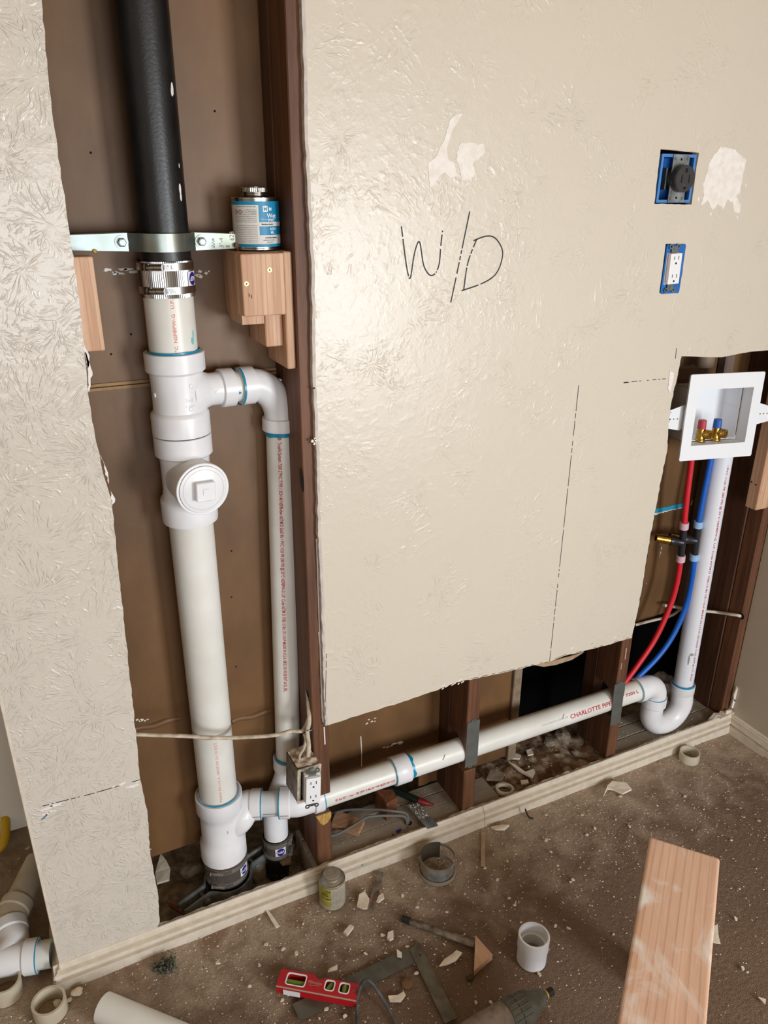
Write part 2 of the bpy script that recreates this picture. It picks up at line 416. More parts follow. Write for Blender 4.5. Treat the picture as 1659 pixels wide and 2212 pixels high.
M_drill = mat('grey green tool housing', rgb(76, 76, 66), 0.6, col2=rgb(96, 92, 80), nscale=40)
M_drill2 = mat('worn tan tool grip', rgb(140, 126, 110), 0.7, col2=rgb(112, 98, 84), nscale=60)
M_yel = mat('yellow plastic', rgb(214, 170, 30), 0.5)
M_canlbl = mat('white can label', rgb(214, 212, 206), 0.5)
M_canblue = mat('blue can label', rgb(20, 134, 178), 0.45)
M_canyel = mat('yellow can label', rgb(156, 148, 50), 0.55)
M_canfl = mat('dirty white can label', rgb(176, 170, 154), 0.6, col2=rgb(160, 150, 130), nscale=60)
M_txtg = mat('grey small print', rgb(128, 128, 130), 0.6)
M_tin = mat('tin plated steel', rgb(176, 172, 164), 0.24, 1.0)
M_tind = mat('dull tin plated steel', rgb(176, 168, 152), 0.32, 0.7)
M_tape = mat('blue painter tape', rgb(24, 150, 184), 0.6)
M_orange = mat('orange plastic tab', rgb(214, 130, 20), 0.5)
M_beige = mat('old beige plastic box', rgb(140, 118, 96), 0.6)
M_caulk = mat('white torn plaster', rgb(232, 226, 220), 0.8)
M_spack = mat('dry white spackle', rgb(238, 233, 226), 0.9, col2=rgb(228, 220, 210), nscale=80)
M_floorw = mat('tan bare floor', rgb(140, 100, 62), 0.8)
M_mgrn = mat('dark green marker barrel', rgb(20, 32, 26), 0.4)
M_mred = mat('dark red marker cap', rgb(120, 20, 24), 0.4)

def carpet_mat():
    m = bpy.data.materials.new('brown cut pile carpet with plaster dust'); m.use_nodes = True; nt = m.node_tree; b = nt.nodes['Principled BSDF']
    geo = N(nt, 'ShaderNodeNewGeometry'); P = geo.outputs['Position']
    def nz(s, d=3, dist=0.0):
        n = N(nt, 'ShaderNodeTexNoise', Scale=s, Detail=d, Distortion=dist); nt.links.new(P, n.inputs['Vector']); return n.outputs['Fac']
    base = mix(nt, nz(420, 2), rgb(106, 84, 69), rgb(166, 140, 119))
    base = mix(nt, math_(nt, 'MULTIPLY', nz(5, 3), 0.5), base, rgb(124, 98, 76))
    sep = N(nt, 'ShaderNodeSeparateXYZ'); nt.links.new(P, sep.inputs[0])
    near = math_(nt, 'ADD', math_(nt, 'MULTIPLY', sep.outputs['Y'], 2.6), 1.06, True)      # dust has gathered by the skirting
    dm = ramp(nt, math_(nt, 'ADD', math_(nt, 'MULTIPLY', nz(14, 8, .5), 0.75), math_(nt, 'MULTIPLY', near, 0.46)), 0.50, 0.82)
    dm = math_(nt, 'MULTIPLY', dm, math_(nt, 'ADD', 0.35, math_(nt, 'MULTIPLY', nz(260, 2), 0.9)), True)
    c = mix(nt, dm, base, rgb(206, 184, 160))
    red = ramp(nt, math_(nt, 'ADD', nz(7, 6), math_(nt, 'MULTIPLY', near, 0.14)), 0.68, 0.8)
    c = mix(nt, math_(nt, 'MULTIPLY', red, 0.5), c, rgb(112, 62, 34))
    fl = N(nt, 'ShaderNodeTexVoronoi', Scale=150); nt.links.new(P, fl.inputs['Vector'])
    fk = ramp(nt, fl.outputs['Distance'], 0.1, 0.16, (1, 1, 1, 1), (0, 0, 0, 1))
    sp = math_(nt, 'MULTIPLY', fk, ramp(nt, nz(22, 3), 0.56, 0.62))
    c = mix(nt, sp, c, rgb(220, 204, 182))
    nt.links.new(c, b.inputs['Base Color']); b.inputs['Roughness'].default_value = 0.95; b.inputs['Specular IOR Level'].default_value = 0.1
    h = math_(nt, 'ADD', nz(500, 3), math_(nt, 'MULTIPLY', nz(90, 4), 1.2))
    bp = N(nt, 'ShaderNodeBump', Strength=1.0, Distance=0.006); nt.links.new(h, bp.inputs['Height']); nt.links.new(bp.outputs[0], b.inputs['Normal'])
    return m
M_carpet = carpet_mat()

# ------------------------------------------------------------------ room shell
XR, XL, YB, ZC = 1.93, -1.7, -3.55, 2.5
YF = -0.0127                      # painted face of the wall
struct(link('floor', noisy_grid(XL, XR, YB, YF+.02, 110, 110, lambda x, y: 0.004*noise.noise(Vector((x*9, y*9, 0)))-0.002), M_carpet, smooth=True))
struct(link('floor', noisy_grid(XL, -0.10, YF+.02, 0.56, 24, 12, lambda x, y: -0.001), M_carpet, smooth=True))
struct(link('floor', bx((-0.3, 0.0, -0.14), (2.1, 0.6, -0.07)), M_dirt))
struct(link('ceiling', bx((XL-.1, YB-.1, ZC), (XR+.2, 0.7, ZC+.08)), mat('tan ceiling', rgb(186, 156, 110), .8)))
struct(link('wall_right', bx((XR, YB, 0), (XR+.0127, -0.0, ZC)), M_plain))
struct(link('wall_right', bx((1.9427, -.02, -.14), (2.15, 0, ZC)), M_plain))  # unseen closure added to keep sky light out of the cavity
struct(link('floor', bx((-.31, -.02, -.14), (2.1, -.0135, -.006)), M_dirt)); struct(link('floor', bx((-.31, 0, -.14), (-.3, .6, -.006)), M_dirt))  # unseen edge boxes added to stop light leaking in below the carpet
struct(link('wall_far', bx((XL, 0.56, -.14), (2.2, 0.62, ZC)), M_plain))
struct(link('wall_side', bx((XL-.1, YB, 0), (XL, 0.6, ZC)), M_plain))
struct(link('void_shade_sheet', bx((1.0, 0.30, -.14), (2.05, .32, ZC)), mat('black void shade', rgb(6, 6, 6), .95, spec=0.05)))  # added black sheet standing in for the deep shade of the void
struct(link('wall_right', bx((2.05, 0.0, -.14), (2.15, 0.6, ZC)), M_plain))  # unseen end piece closing the void to outside light
struct(link('wall_rear', bx((XL, YB-.08, 0), (XR, YB, ZC)), M_plain))

# main wall sheet with its sawn edges, outlet holes and the hole for the washer box
def XZ(px, py): p = at(px, py, Y=YF); return (p.x, p.z)
left_edge = rough_line([(0.513, .487), (.512, .62), (.5125, .84), (.510, .95), (.5125, 1.13), (.509, 1.3), (.5135, 1.5), (.509, 1.7), (.5105, 1.83), (.506, ZC)], .012, .0012, 1)
right_edge = [(XR, ZC), (XR, 1.252)]
top_open = rough_line([(XR, 1.252), (1.70, 1.258), (1.60, 1.252), (1.462, 1.266)], .02, .0008, 2)
side_open = rough_line([(1.462, 1.266), (1.458, 1.21), (1.452, 1.16), (1.452, 1.10), (1.458, 1.06), (1.462, 1.03), (1.457, .95), (1.452, .86), (1.448, .76), (1.447, .66), (1.444, .57), (1.437, .477)], .010, .0016, 3)
bot = rough_line([(1.437, .477), (1.30, .479), (1.20, .484), (1.15, .480), (1.03, .487), (.93, .494), (.864, .501), (.80, .494), (.70, .489), (.60, .488), (.513, .487)], .010, .0014, 4)
dry_hole = rough_line([XZ(1427, 322), XZ(1510, 330), XZ(1506, 352), XZ(1494, 442), XZ(1413.5, 440), XZ(1427, 322)], .01, .0006, 5)[:-1]
dec_hole = [XZ(1438, 527), XZ(1480.5, 527), XZ(1474, 590), XZ(1465, 633.5), XZ(1424, 633), XZ(1430, 590)]
outer = left_edge[:-1]+right_edge[:-1]+top_open[:-1]+side_open[:-1]+bot[:-1]
ox = link('wall_main', plate_xz([outer, dry_hole, dec_hole], YF, 0, 1), None, mats=[M_wall, M_gyp]); wall_main = struct(ox)

# narrow wall strip on the left with the outside corner
sr = [XZ(*p) for p in ((88, -60), (90, 0), (103, 150), (118, 280), (150, 500), (170, 640), (184, 780), (190, 850), (205, 940), (228, 1040), (241, 1080), (263, 1300), (283, 1480), (303, 1683), (318, 1750), (325, 1850), (341, 1930), (345, 1992))]
sr = [(sr[0][0]+.03, ZC)]+sr
strip = rough_line(sr, .012, .0011, 6)+[(sr[-1][0]-.01, .055), (-.127, .05)]+[(-.127, ZC)]
wall_left = struct(link('wall_left', plate_xz([strip], YF, 0, 1), None, mats=[M_strip, M_gyp]))
struct(link('wall_left', bx((-.127, 0, 0), (-.114, .16, ZC)), M_plain))
struct(link('trim_1', bx((-.1275, -.0135, 0), (-.122, .001, ZC), .001), M_trim))

# back board of the stud bays: two sheets, tan joint, torn-out openings
YBk = 0.14
wb = link('wall_back', plate_xz([[(-.11, .12), (.85, .12), (.85, 1.282), (-.11, 1.282)]], YBk, YBk+.0127, 1), None, mats=[M_board, M_boarde]); struct(wb)
def wpart(name, bm, m, **k): return link(name, bm, m, wb, **k)
wpart('panel', plate_xz([[(-.11, 1.296), (.85, 1.296), (.85, ZC), (-.11, ZC)]], YBk, YBk+.0127), M_board)
wpart('joint_strip', bx((-.11, YBk-.003, 1.2825), (.85, YBk+.012, 1.288)), M_boarde)
wpart('joint_strip', bx((-.11, YBk-.002, 1.2895), (.85, YBk+.012, 1.2955)), M_boarde)
wpart('panel', plate_xz([rough_line([(.85, .05), (1.175, .05), (1.178, .35), (1.18, .6)], .02, .003, 8)+[(1.18, ZC), (.85, ZC)]], YBk, YBk+.0127), M_board)
wpart('panel', plate_xz([[(1.18, .6)]+rough_line([(1.18, .6), (1.56, .62), (1.56, .43), (1.60, .40), (1.79, .415), (1.95, .41)], .02, .003, 9)[1:]+[(1.95, ZC), (1.18, ZC)]], YBk, YBk+.0127), M_board)
wpart('panel_edge', bx((1.150, YBk-.012, .04), (1.178, YBk+.012, .60), .002), mat('dusty tan edge wood', rgb(126, 106, 84), .8, col2=rgb(150, 132, 110), nscale=40))
# horizontal dents and streaks where the board bulged
for z, x0, x1 in ((at(370, 1556, Y=YBk).z, .10, .21), (at(540, 1548, Y=YBk).z, .33, .44)):
    bm = BM(); tube(bm, [(x0+(x1-x0)*i/8, YBk+.004+.002*math.sin(i), z+.002*math.sin(i*1.3)) for i in range(9)], .010, 10, flat=.9); wpart('board_bulge', bm, M_board, smooth=True)
def smear(px, py, w, h, Y, par, m, seed, name='plaster_smear', n=5):
    rnd = random.Random(seed); c = at(px, py, Y=Y); bm = BM()
    for i in range(n):
        cx, cz = c.x+rnd.uniform(-w, w)/2, c.z+rnd.uniform(-h, h)/2; s = rnd.uniform(.25, .6)
        pts = [(cx+math.cos(a*PI/5)*w*s*.4*rnd.uniform(.4, 1), cz+math.sin(a*PI/5)*h*s*.6*rnd.uniform(.4, 1)) for a in range(10)]
        prism([pts], lambda u, v: Vector((u, Y-.0012, v)), lambda u, v: Vector((u, Y+.001, v)), bm)
    return link(name, bm, m, par)
smear(258, 587, .055, .012, YBk, wb, M_caulk, 1, n=8); smear(438, 594, .026, .014, YBk, wb, M_caulk, 2)
smear(310, 1555, .03, .015, YBk, wb, M_caulk, 3); smear(800, 1557, .04, .012, YBk, wb, M_caulk, 4); smear(845, 1610, .06, .01, YBk, wb, M_caulk, 5, n=7)
bm = BM(); tube(bm, [at(779, 1590, Y=YBk), at(781, 1625, Y=YBk), at(781, 1655, Y=YBk)], .0016, 6); wpart('plaster_drip', bm, M_caulk)
smear(1427, 1190, .006, .03, YBk, wb, M_caulk, 6); smear(1397, 1258, .008, .01, YBk, wb, M_caulk, 7, n=2)
smear(1497, 1088, .02, .02, YBk, wb, M_caulk, 8); smear(320, 1833, .02, .01, YBk, wb, M_caulk, 9, n=2)
for px, py in ((196, 330), (464, 240), (500, 570), (283, 722), (240, 765), (500, 1190), (500, 1290), (510, 1440)):
    p = at(px, py, Y=YBk); bm = BM(); lathe(bm, [(0, .0), (.0005, .0022), (.001, 0)], (p.x, YBk-.0006, p.z), (0, 1, 0), 8); wpart('pit', bm, M_dark)
# back surface seen through the right bay: soft vertical board edge
wpart('panel_edge', bx((1.765, YBk-.03, .43), (1.80, YBk, 1.3), .004), mat('grey brown edge', rgb(122, 104, 92), .7))

# unseen top piece added to close the bays to light, and the floor plates
struct(link('bay_top_closure', bx((-.11, 0, 2.42), (1.95, .16, ZC)), M_stud))
def board(x0, x1, y0, y1, z0, z1, m=M_sole, bev=.0015): return bx((x0, y0, z0), (x1, y1, z1), bev)
sole = thing('sole_plate', (.93, .06, -.03), 'dusty grey boards laid flat behind the baseboard under the studs', 'floor plate')
for (x0, x1, y0, y1) in ((.475, 1.93, .0, .052), (.475, .90, .055, .098), (.90, 1.04, .055, .098), (.475, .74, .101, .138), (.743, .95, .101, .138), (1.42, 1.93, .056, .10), (1.42, 1.93, .103, .138)):
    if y0 > 0 or x0 > 1:
        link('plank', board(x0, x1, y0, y1, -.03, .047+random.uniform(-.001, .001)), M_sole, sole)
# front plate has the round hose hole
hole = at(882, 1775, Z=.05)
prism_pts = [(.475, 0), (1.04, 0), (1.04, .053), (.475, .053)]
hc = [(hole.x+.011*math.cos(a*PI/8), hole.y+.011*math.sin(a*PI/8)) for a in range(16)]
link('plank', prism([prism_pts, hc], lambda u, v: Vector((u, v, .047)), lambda u, v: Vector((u, v, -.03))), M_sole, sole)
link('plank', board(1.42, 1.93, 0, .053, -.03, .047), M_sole, sole)

# drywall remnant behind the baseboard and the baseboards
rem = [(.08, 0), (1.93, 0)]+rough_line([(1.93, .052), (1.86, .075), (1.835, .052), (1.5, .054), (1.2, .057), (1.05, .05), (.95, .056), (.8, .052), (.6, .056), (.45, .052), (.3, .056), (.08, .055)], .012, .0025, 11)
struct(link('wall_front_remnant', plate_xz([rem], YF, -.0008, 1), None, mats=[M_plain, M_gyp]))
def baseboard(name, x0, x1, z=0):
    prof = [(0, -.01), (-.018, -.01), (-.018, .024), (-.0115, .0262), (-.0115, .0300), (-.0160, .0335), (-.0145, .0420), (-.0085, .0465), (-.0085, .0490), (-.0060, .0505), (-.0050, .0575), (-.002, .0605), (0, .061)]
    bm = BM(); n = max(2, int((x1-x0)/.02)); rows = []
    for i in range(n+1):
        x = x0+(x1-x0)*i/n; k = noise.noise(Vector((x*20, 3, 1)))*.0012
        rows.append([bm.verts.new((x, YF+a, b+(k if b > .05 else 0))) for a, b in prof])
    for A, B in zip(rows, rows[1:]):
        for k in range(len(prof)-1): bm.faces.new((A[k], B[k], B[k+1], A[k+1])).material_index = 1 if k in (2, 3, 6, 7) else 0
        bm.faces.new((A[-1], B[-1], B[0], A[0]))
    bm.faces.new(rows[0]); bm.faces.new(rows[-1][::-1])
    bmesh.ops.recalc_face_normals(bm, faces=bm.faces)
    return bm
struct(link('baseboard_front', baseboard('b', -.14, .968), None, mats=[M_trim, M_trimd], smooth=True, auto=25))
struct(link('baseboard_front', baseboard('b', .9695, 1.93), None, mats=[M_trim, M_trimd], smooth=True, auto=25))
bm = baseboard('b', 0, 1.6)
bmesh.ops.transform(bm, matrix=Matrix.Translation((XR+.0127-.0127+.0127, -.012, 0)) @ Matrix.Rotation(-PI/2, 4, 'Z'), verts=bm.verts)
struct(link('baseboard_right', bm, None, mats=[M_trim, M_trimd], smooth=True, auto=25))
bm = baseboard('b', 0, .14)
bmesh.ops.transform(bm, matrix=Matrix.Translation((-.1145, -.0265, 0)) @ Matrix.Rotation(-PI/2, 4, 'Z') @ Matrix.Scale(-1, 4, (1, 0, 0)), verts=bm.verts)
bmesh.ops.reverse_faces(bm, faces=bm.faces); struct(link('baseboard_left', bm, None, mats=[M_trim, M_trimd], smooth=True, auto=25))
bm = BM(); ribbon(bm, [at(780, 1861, Y=-.0258), at(783, 1866, Y=-.0258), at(782, 1872, Y=-.0258)], .003, (0, -1, 0)); p = at(781, 1866, Y=-.026)
link('cement_mark', bm, M_cyan, bpy.data.objects['baseboard_front'])

# area beyond the strip: door casing and its skirting
M_casing = mat('white door casing', rgb(240, 234, 222), .4)
struct(link('trim_3', bx((-.34, .515, 0), (-.158, .56, ZC), .004), M_casing))
struct(link('trim_4', bx((-.265, .508, 0), (-.235, .52, ZC), .003), M_casing))
struct(link('baseboard_far', bx((-.158, .545, 0), (-.05, .56, .07), .003), M_trim))

# ------------------------------------------------------------------ studs
def stud(name, x, w, segs, label, notch=None, rear=True):
    t = thing(name, (x+w/2, .07, .047), label, 'stud')
    for z0, z1 in segs:
        m = M_stud
        bm = bx((x, 0.0, z0), (x+w, .086, z1), .002)
        link('front_board', bm, M_stud, t)
    if rear: link('rear_board', bx((x-.001, .0875, .047), (x+w-.002, .138, 2.42), .002), M_stud2, t)
    return t
ZH = .2405
sA = stud('wall_stud', .486, .040, [(.047, .212), (.272, 2.42)], 'reddish wooden stud at the cut wall edge, sawn through near its foot for the drain')
sB = stud('wall_stud', .911, .038, [(.047, .190), (.285, 2.42)], 'middle reddish wooden stud below the wall, notched around the drain pipe')
sC = stud('wall_stud', 1.417, .037, [(.047, .200), (.295, 2.42)], 'orange-brown wooden stud below the corner of the wall beside the trap')
# torn saw-cut corners above the pipe
for x, w_, zt, par in ((.911, .038, .285, sB), (1.417, .037, .295, sC)):
    bm = prism([[(0.0, zt), (0.0, zt-.028), (.03, zt-.006), (.05, zt)]], lambda u, v: Vector((x+.001, u, v)), lambda u, v: Vector((x+w_-.001, u, v)))
    link('splinter', bm, M_stud, par)
bm = prism([[(.486, .212), (.526, .212), (.526, .196), (.516, .182), (.505, .178), (.497, .186), (.492, .2)]], lambda u, v: Vector((u, -.0006, v)), lambda u, v: Vector((u, .002, v)))
o = link('fresh_cut', bm, mat('pale fresh saw cut', rgb(196, 156, 88), .8, col2=rgb(160, 120, 60), nscale=80, stretch=(4, 1, 1)), sA); o['label'] = 'pale yellow sawn patch'
sD = thing('corner_stud', (1.93, .07, .047), 'pair of dark brown studs in the right corner beside the standpipe', 'stud')
link('front_board', bx((1.897, -.0005, .047), (1.9285, .0495, 2.42), .002), M_stud, sD)
link('rear_board', bx((1.893, .051, .047), (1.9285, .138, 2.42), .002), M_stud2, sD)
sE = None

def streak(par, pts, y, m, name='paint_streak'):
    bm = BM()
    for (a, b, wd) in pts: ribbon(bm, [at(*a, Y=y), at(*b, Y=y)], wd, (0, -1, 0), .0005)
    return link(name, bm, m, par)
for a, b, wd in (((697, 1450), (699, 1490), .003), ((694, 1500), (698, 1560), .0035), ((700, 1570), (702, 1608), .0028), ((688, 1365), (690, 1390), .0022), ((684, 1200), (686, 1226), .0016)):
    streak(sA, [(a, b, wd)], -.0002, M_caulk)
for a, b, wd in (((1353, 1400), (1350, 1424), .004), ((1343, 1432), (1341, 1446), .003)): streak(sC, [(a, b, wd)], -.0002, mat('pinkish scrape', rgb(190, 150, 130), .6))
bk_ = at(655, 1042, X=.4855); bm = BM(); lathe(bm, [(0, 0), (0, .013)], (.4855, max(.004, bk_.y), bk_.z), (-1, 0, 0), 16)
for v in bm.verts: v.co.z = bk_.z+(v.co.z-bk_.z)*1.9+(v.co.y-bk_.y)*.5; v.co.x -= .0006
link('black_stain', bm, mat('soft black smudge', rgb(44, 30, 26), .8), sA)
# nail plates
def nail_plate(c, label, tilt=0.0):
    x, z = c; w_, h = .019, .0735
    lp = [(-w_, -h), (-.008, -h), (-.008, -h-.005), (.004, -h-.005), (.004, -h), (w_, -h), (w_, h), (.006, h), (.006, h+.006), (-.006, h+.006), (-.006, h), (-w_, h)]
    hol = [[(math.cos(-a*PI/4)*.0016, h+.001+math.sin(-a*PI/4)*.0016) for a in range(8)], [(math.cos(-a*PI/4)*.0016-.002, -h-.001+math.sin(-a*PI/4)*.0016) for a in range(8)]]
    R = Matrix.Rotation(tilt, 2)
    f = lambda u, v, y: Vector((x+(R @ Vector((u, v)))[0], y, z+(R @ Vector((u, v)))[1]))
    bm = prism([lp]+hol, lambda u, v: f(u, v, -.0022), lambda u, v: f(u, v, -.0006))
    o = link('nail_plate', bm, M_plate); tag(o, label, 'nail plate', 'nail plates over the drain pipe')
    bm = BM()
    wrap_text(bm, 'USP', .007, f(-.004, h-.042, -.0022), (0, 0, 1), (0, -1, 0), None)
    wrap_text(bm, 'NSPS2', .004, f(.003, h-.042, -.0022), (0, 0, 1), (0, -1, 0), None)
    link('stamped_text', bm, M_zincd, o)
nail_plate((.931, .279), 'grey steel nail plate on the middle stud below the wall', .0)
nail_plate((1.431, .248), 'grey steel nail plate on the stud beside the trap', .03)

# ------------------------------------------------------------------ 3 inch stack
XS, YS = .272, .085
def hub(p, a, L, r=.0555, ri=.0445):            # socket profile from t=0 (mouth) to L
    return lathe(BM(), [(0, ri), (0, r-.001), (.001, r), (L-.004, r), (L, r-.006)], p, a, 48)
def primer(par, p, a, r, w_=.0022, jag=.0012, seed=0, name='cement_ring'):
    a, u, v = frame(a); bm = BM(); n = 48; A = []; B = []
    for k in range(n):
        th = 2*PI*k/n; d = u*math.cos(th)+v*math.sin(th); j = noise.noise(Vector((th*2, seed, 0)))*jag
        A.append(bm.verts.new(Vector(p)+d*(r+.0007)-a*.001)); B.append(bm.verts.new(Vector(p)+d*(r+.0007)+a*(w_+j)))
    for k in range(n): bm.faces.new((A[k], A[(k+1) % n], B[(k+1) % n], B[k]))
    return link(name, bm, M_cyan, par, smooth=True)
bp = tag(link('soil_pipe', lathe(BM(), [(0, .040), (0, .0445), (1.02, .0445), (1.02, .04)], (XS+.002, YS, 1.505), (0, 0, 1), 64), M_black, smooth=True), 'thick black pipe coming down from above the steel clamp', 'pipe')
smx = BM()
for px, py, s in ((372, 192, .016), (369, 198, .012), (386, 408, .014), (388, 425, .012), (387, 358, .006)):
    p = at(px-2, py, Y=YS-.030); th = math.atan2(p.x-(XS+.002), -(p.y-YS)); th = min(th, 1.05)
    ring_disc(smx, (XS+.002, YS, 0), (0, 0, 1), (0, -1, 0), .0445, th, p.z, s*.22, s*.6, .0004)
o = link('plaster_smear', smx, M_caulk, bp)

stack = thing('drain_stack', (XS, YS, .1), 'thick white vertical PVC drain stack with sanitary tee, round cleanout and lower wye', 'drain pipe')
up = Vector((0, 0, 1))
p1 = link('pipe_section', lathe(BM(), [(1.352, .0), (1.352, .0444), (1.47, .0444), (1.47, 0)], (XS, YS, 0), up, 64), M_pipe, stack, True)
# sanitary tee body 1.355 .. 1.20
bm = lathe(BM(), [(1.356, .0446), (1.356, .0545), (1.355, .0555), (1.322, .0555), (1.317, .0495), (1.300, .0485), (1.262, .0485), (1.245, .0495), (1.240, .0545), (1.236, .0555), (1.199, .0555), (1.198, .045)], (XS, YS, 0), up, 64)
bd = Vector((.99, .10, -.02)).normalized(); bo = Vector((XS, YS, 1.277))
lathe(bm, [(.020, .046), (.040, .042), (.052, .035), (.062, .0315), (.082, .0315), (.083, .0375), (.108, .0375), (.108, .030)], bo, bd, 48)
for dx, z in ((-.018, 1.300), (-.022, 1.250)):
    pass
tee = link('sanitary_tee', bm, M_white, stack, True)
for th, z in ((.35, 1.297), (.25, 1.254), (-1.25, 1.28)):
    bm = BM(); d = Vector((math.sin(th), -math.cos(th), 0)); lathe(bm, [(-.001, .0045), (.0018, .0045), (.0025, .0035), (.0025, 0)], Vector((XS, YS, z))+d*.0480, d, 14)
    link('moulding_dot', bm, M_white, tee, True)
bm = BM(); q = bo+bd*.070; lathe(bm, [(-.001, .0038), (.0018, .0038), (.0024, 0)], q+Vector((0, -.0313, 0)), (0, -1, 0), 14)
link('moulding_dot', bm, M_white, tee, True)
bm = BM()
ring_text(bm, '3x2', .011, (XS, YS, 0), up, (0, -1, 0), .0486, .05, 1.268, .0003); ring_text(bm, 'D2665', .007, (XS, YS, 0), up, (0, -1, 0), .0486, .05, 1.258, .0003)
link('moulded_text', bm, mat('raised white lettering', rgb(206, 206, 210), .4), tee)
primer(tee, (XS, YS, 1.356), up, .0470, .0038, .0015, 1); 
# little 2 inch nipple out of the tee
link('pipe_nipple', lathe(BM(), [(.10, .0), (.10, .0302), (.140, .0302), (.14, 0)], bo, bd, 48), M_pipe, stack, True)
bm = BM(); ring_disc(bm, bo, bd, (0, -1, .1), .0302, .3, .112, .003, .007, .0006); link('cement_blot', bm, M_cyan, stack)
# cleanout tee 1.198 .. 1.016
bm = lathe(BM(), [(1.1965, .045), (1.1965, .0545), (1.1955, .0555), (1.158, .0555), (1.152, .0485), (1.14, .0475), (1.085, .0475), (1.070, .0500), (1.066, .0545), (1.062, .0555), (1.024, .0555), (1.016, .0545), (1.016, .044)], (XS, YS, 0), up, 64)
cz = 1.110; fd = Vector((.12, -1, 0)).normalized(); co = Vector((XS, YS, cz))
lathe(bm, [(.020, .0475), (.045, .0475), (.060, .0495), (.085, .0515), (.0935, .0515), (.0945, .0505), (.0945, .0470), (.091, .0465), (.091, .0)], co, fd, 64)
ct = link('cleanout_tee', bm, M_white, stack, True)
bm = BM(); lathe(bm, [(.085, .0462), (.0965, .0462), (.0972, .0450), (.0972, .0)], co, fd, 64)
pl = link('cleanout_plug', bm, M_white, stack, True)
a_, u_, v_ = frame(fd)
Mq = Matrix((tuple(u_)+(0,), tuple(v_)+(0,), tuple(a_)+(0,), (0, 0, 0, 1))).transposed(); Mq.translation = co+fd*.0972
rt = Mq @ Matrix.Rotation(math.radians(-3), 4, 'Z')
bm = BM(); box(bm, (-.0185, -.0185, -.001), (.0185, .0185, .014), .0015, rt); box(bm, (-.006, -.006, .0145), (.006, .006, .0152), 0, rt)
link('square_knob', bm, M_white, pl)
bm = BM()
for r in (.0395,):
    lathe(bm, [(.0970, r+.0008), (.0974, r+.0008), (.0974, r), (.0970, r)], co, fd, 64)
link('rim_line', bm, mat('shadow grey plastic line', rgb(180, 182, 188), .5), pl)
# long pipe down to the wye
p2 = link('pipe_section', lathe(BM(), [(.300, .0), (.300, .0444), (1.02, .0444), (1.02, 0)], (XS, YS, 0), up, 64), M_pipe, stack, True)
link('grey_scuff_band', lathe(BM(), [(.494, .0446), (.504, .0446)], (XS, YS, 0), up, 64), mat('grey dust band', rgb(176, 168, 154), .6), p2, True)
# wye / sanitary tee at the bottom
bm = lathe(BM(), [(.303, .0446), (.303, .0545), (.302, .0555), (.262, .0555), (.254, .0500), (.235, .0490), (.180, .0490), (.172, .0500), (.160, .0555), (.115, .0555), (.1145, .044)], (XS, YS, 0), up, 64)
h0 = Vector((.302, .098, ZH)); h1 = Vector((.452, .0355, ZH)); hd = (h1-h0).normalized(); wo = Vector((XS, YS, .212))
cur = spline([Vector((XS, YS, .195)), Vector((XS, YS, .196))+hd*.026, Vector((XS, YS, .222))+hd*.050, Vector((.335, .0845, ZH-.001)), Vector((.350, .078, ZH))], 6)
tube(bm, cur, .0335, 40, rads=[.028+.0055*min(1, i/(len(cur)-1)*1.4) for i in range(len(cur))])
hb = Vector((.347, .0795, ZH))
lathe(bm, [(0, .031), (.0, .0365), (.003, .0375), (.026, .0375), (.0265, .030)], hb, hd, 48)
wye = link('wye_fitting', bm, M_white, stack, True)
primer(wye, (XS, YS, .3025), up, .0490, .0042, .001, 4)
primer(wye, hb+hd*.0265, hd, .0372, .0016, .0005, 5)
bm = BM(); ring_text(bm, '3', .012, (XS, YS, 0), up, (0, -1, 0), .049, .0, .216, .0004); link('moulded_text', bm, M_greyp, wye)
# printed text on stack
bm = BM(); wrap_text(bm, '3°C  NSF®PW-G   U.P.', .0085, (XS, YS, 1.356), up, (.0, -1, 0), .0444, width=.098, bold=True); link('printed_text', bm, M_redf, p1)
bm = BM(); ring_disc(bm, (XS, YS, 0), up, (0, -1, 0), .0444, .72, 1.378, .004, .007, .0005); ring_disc(bm, (XS, YS, 0), up, (0, -1, 0), .0444, .80, 1.39, .002, .007, .0005)
link('cement_blot', bm, mat('pale teal cement smear', rgb(120, 200, 200), .4), p1)
bm = BM(); wrap_text(bm, 'MADE IN U.S.A. 08/05/20 21:10 EXT.', .0085, (XS, YS, .312), up, (-.02, -1, 0), .0444, width=.175); link('printed_text', bm, M_redf, p2)

# couplings with stainless shields
def band(par, c, a, r, n_dir, w_=.0125, screw_th=-.45, m=M_ss, housing=True):
    a, u, v = frame(a)
    o = link('clamp_band', lathe(BM(), [(-w_/2, r), (-w_/2, r+.0012), (w_/2, r+.0012), (w_/2, r)], c, a, 64), m, par, True)
    n = Vector(n_dir).normalized(); t = Vector(a).cross(n); d = n*math.cos(screw_th)+t*math.sin(screw_th); tt = Vector(a).cross(d)
    bm = BM(); lathe(bm, [(-.004, .0046), (.010, .0046), (.011, .004), (.011, 0)], Vector(c)+d*(r+.0045)-tt*.004, -tt, 12)
    lathe(bm, [(0.0, .0064), (.003, .0064), (.003, 0)], Vector(c)+d*(r+.0045)-tt*.014, -tt, 6)
    lathe(bm, [(-.002, .005), (.014, .005), (.014, 0)], Vector(c)+d*(r+.003), tt, 10)
    link('clamp_screw', bm, m, o, True)
    bm = BM()
    for k in range(9):
        th = screw_th+.25+k*.045; d2 = n*math.cos(th)+t*math.sin(th)
        ring_patch(bm, c, a, n, r+.0012, th, th+.018, -w_*.32, w_*.32, .0002, 1)
    link('band_slot', bm, M_dark, o)
    return o
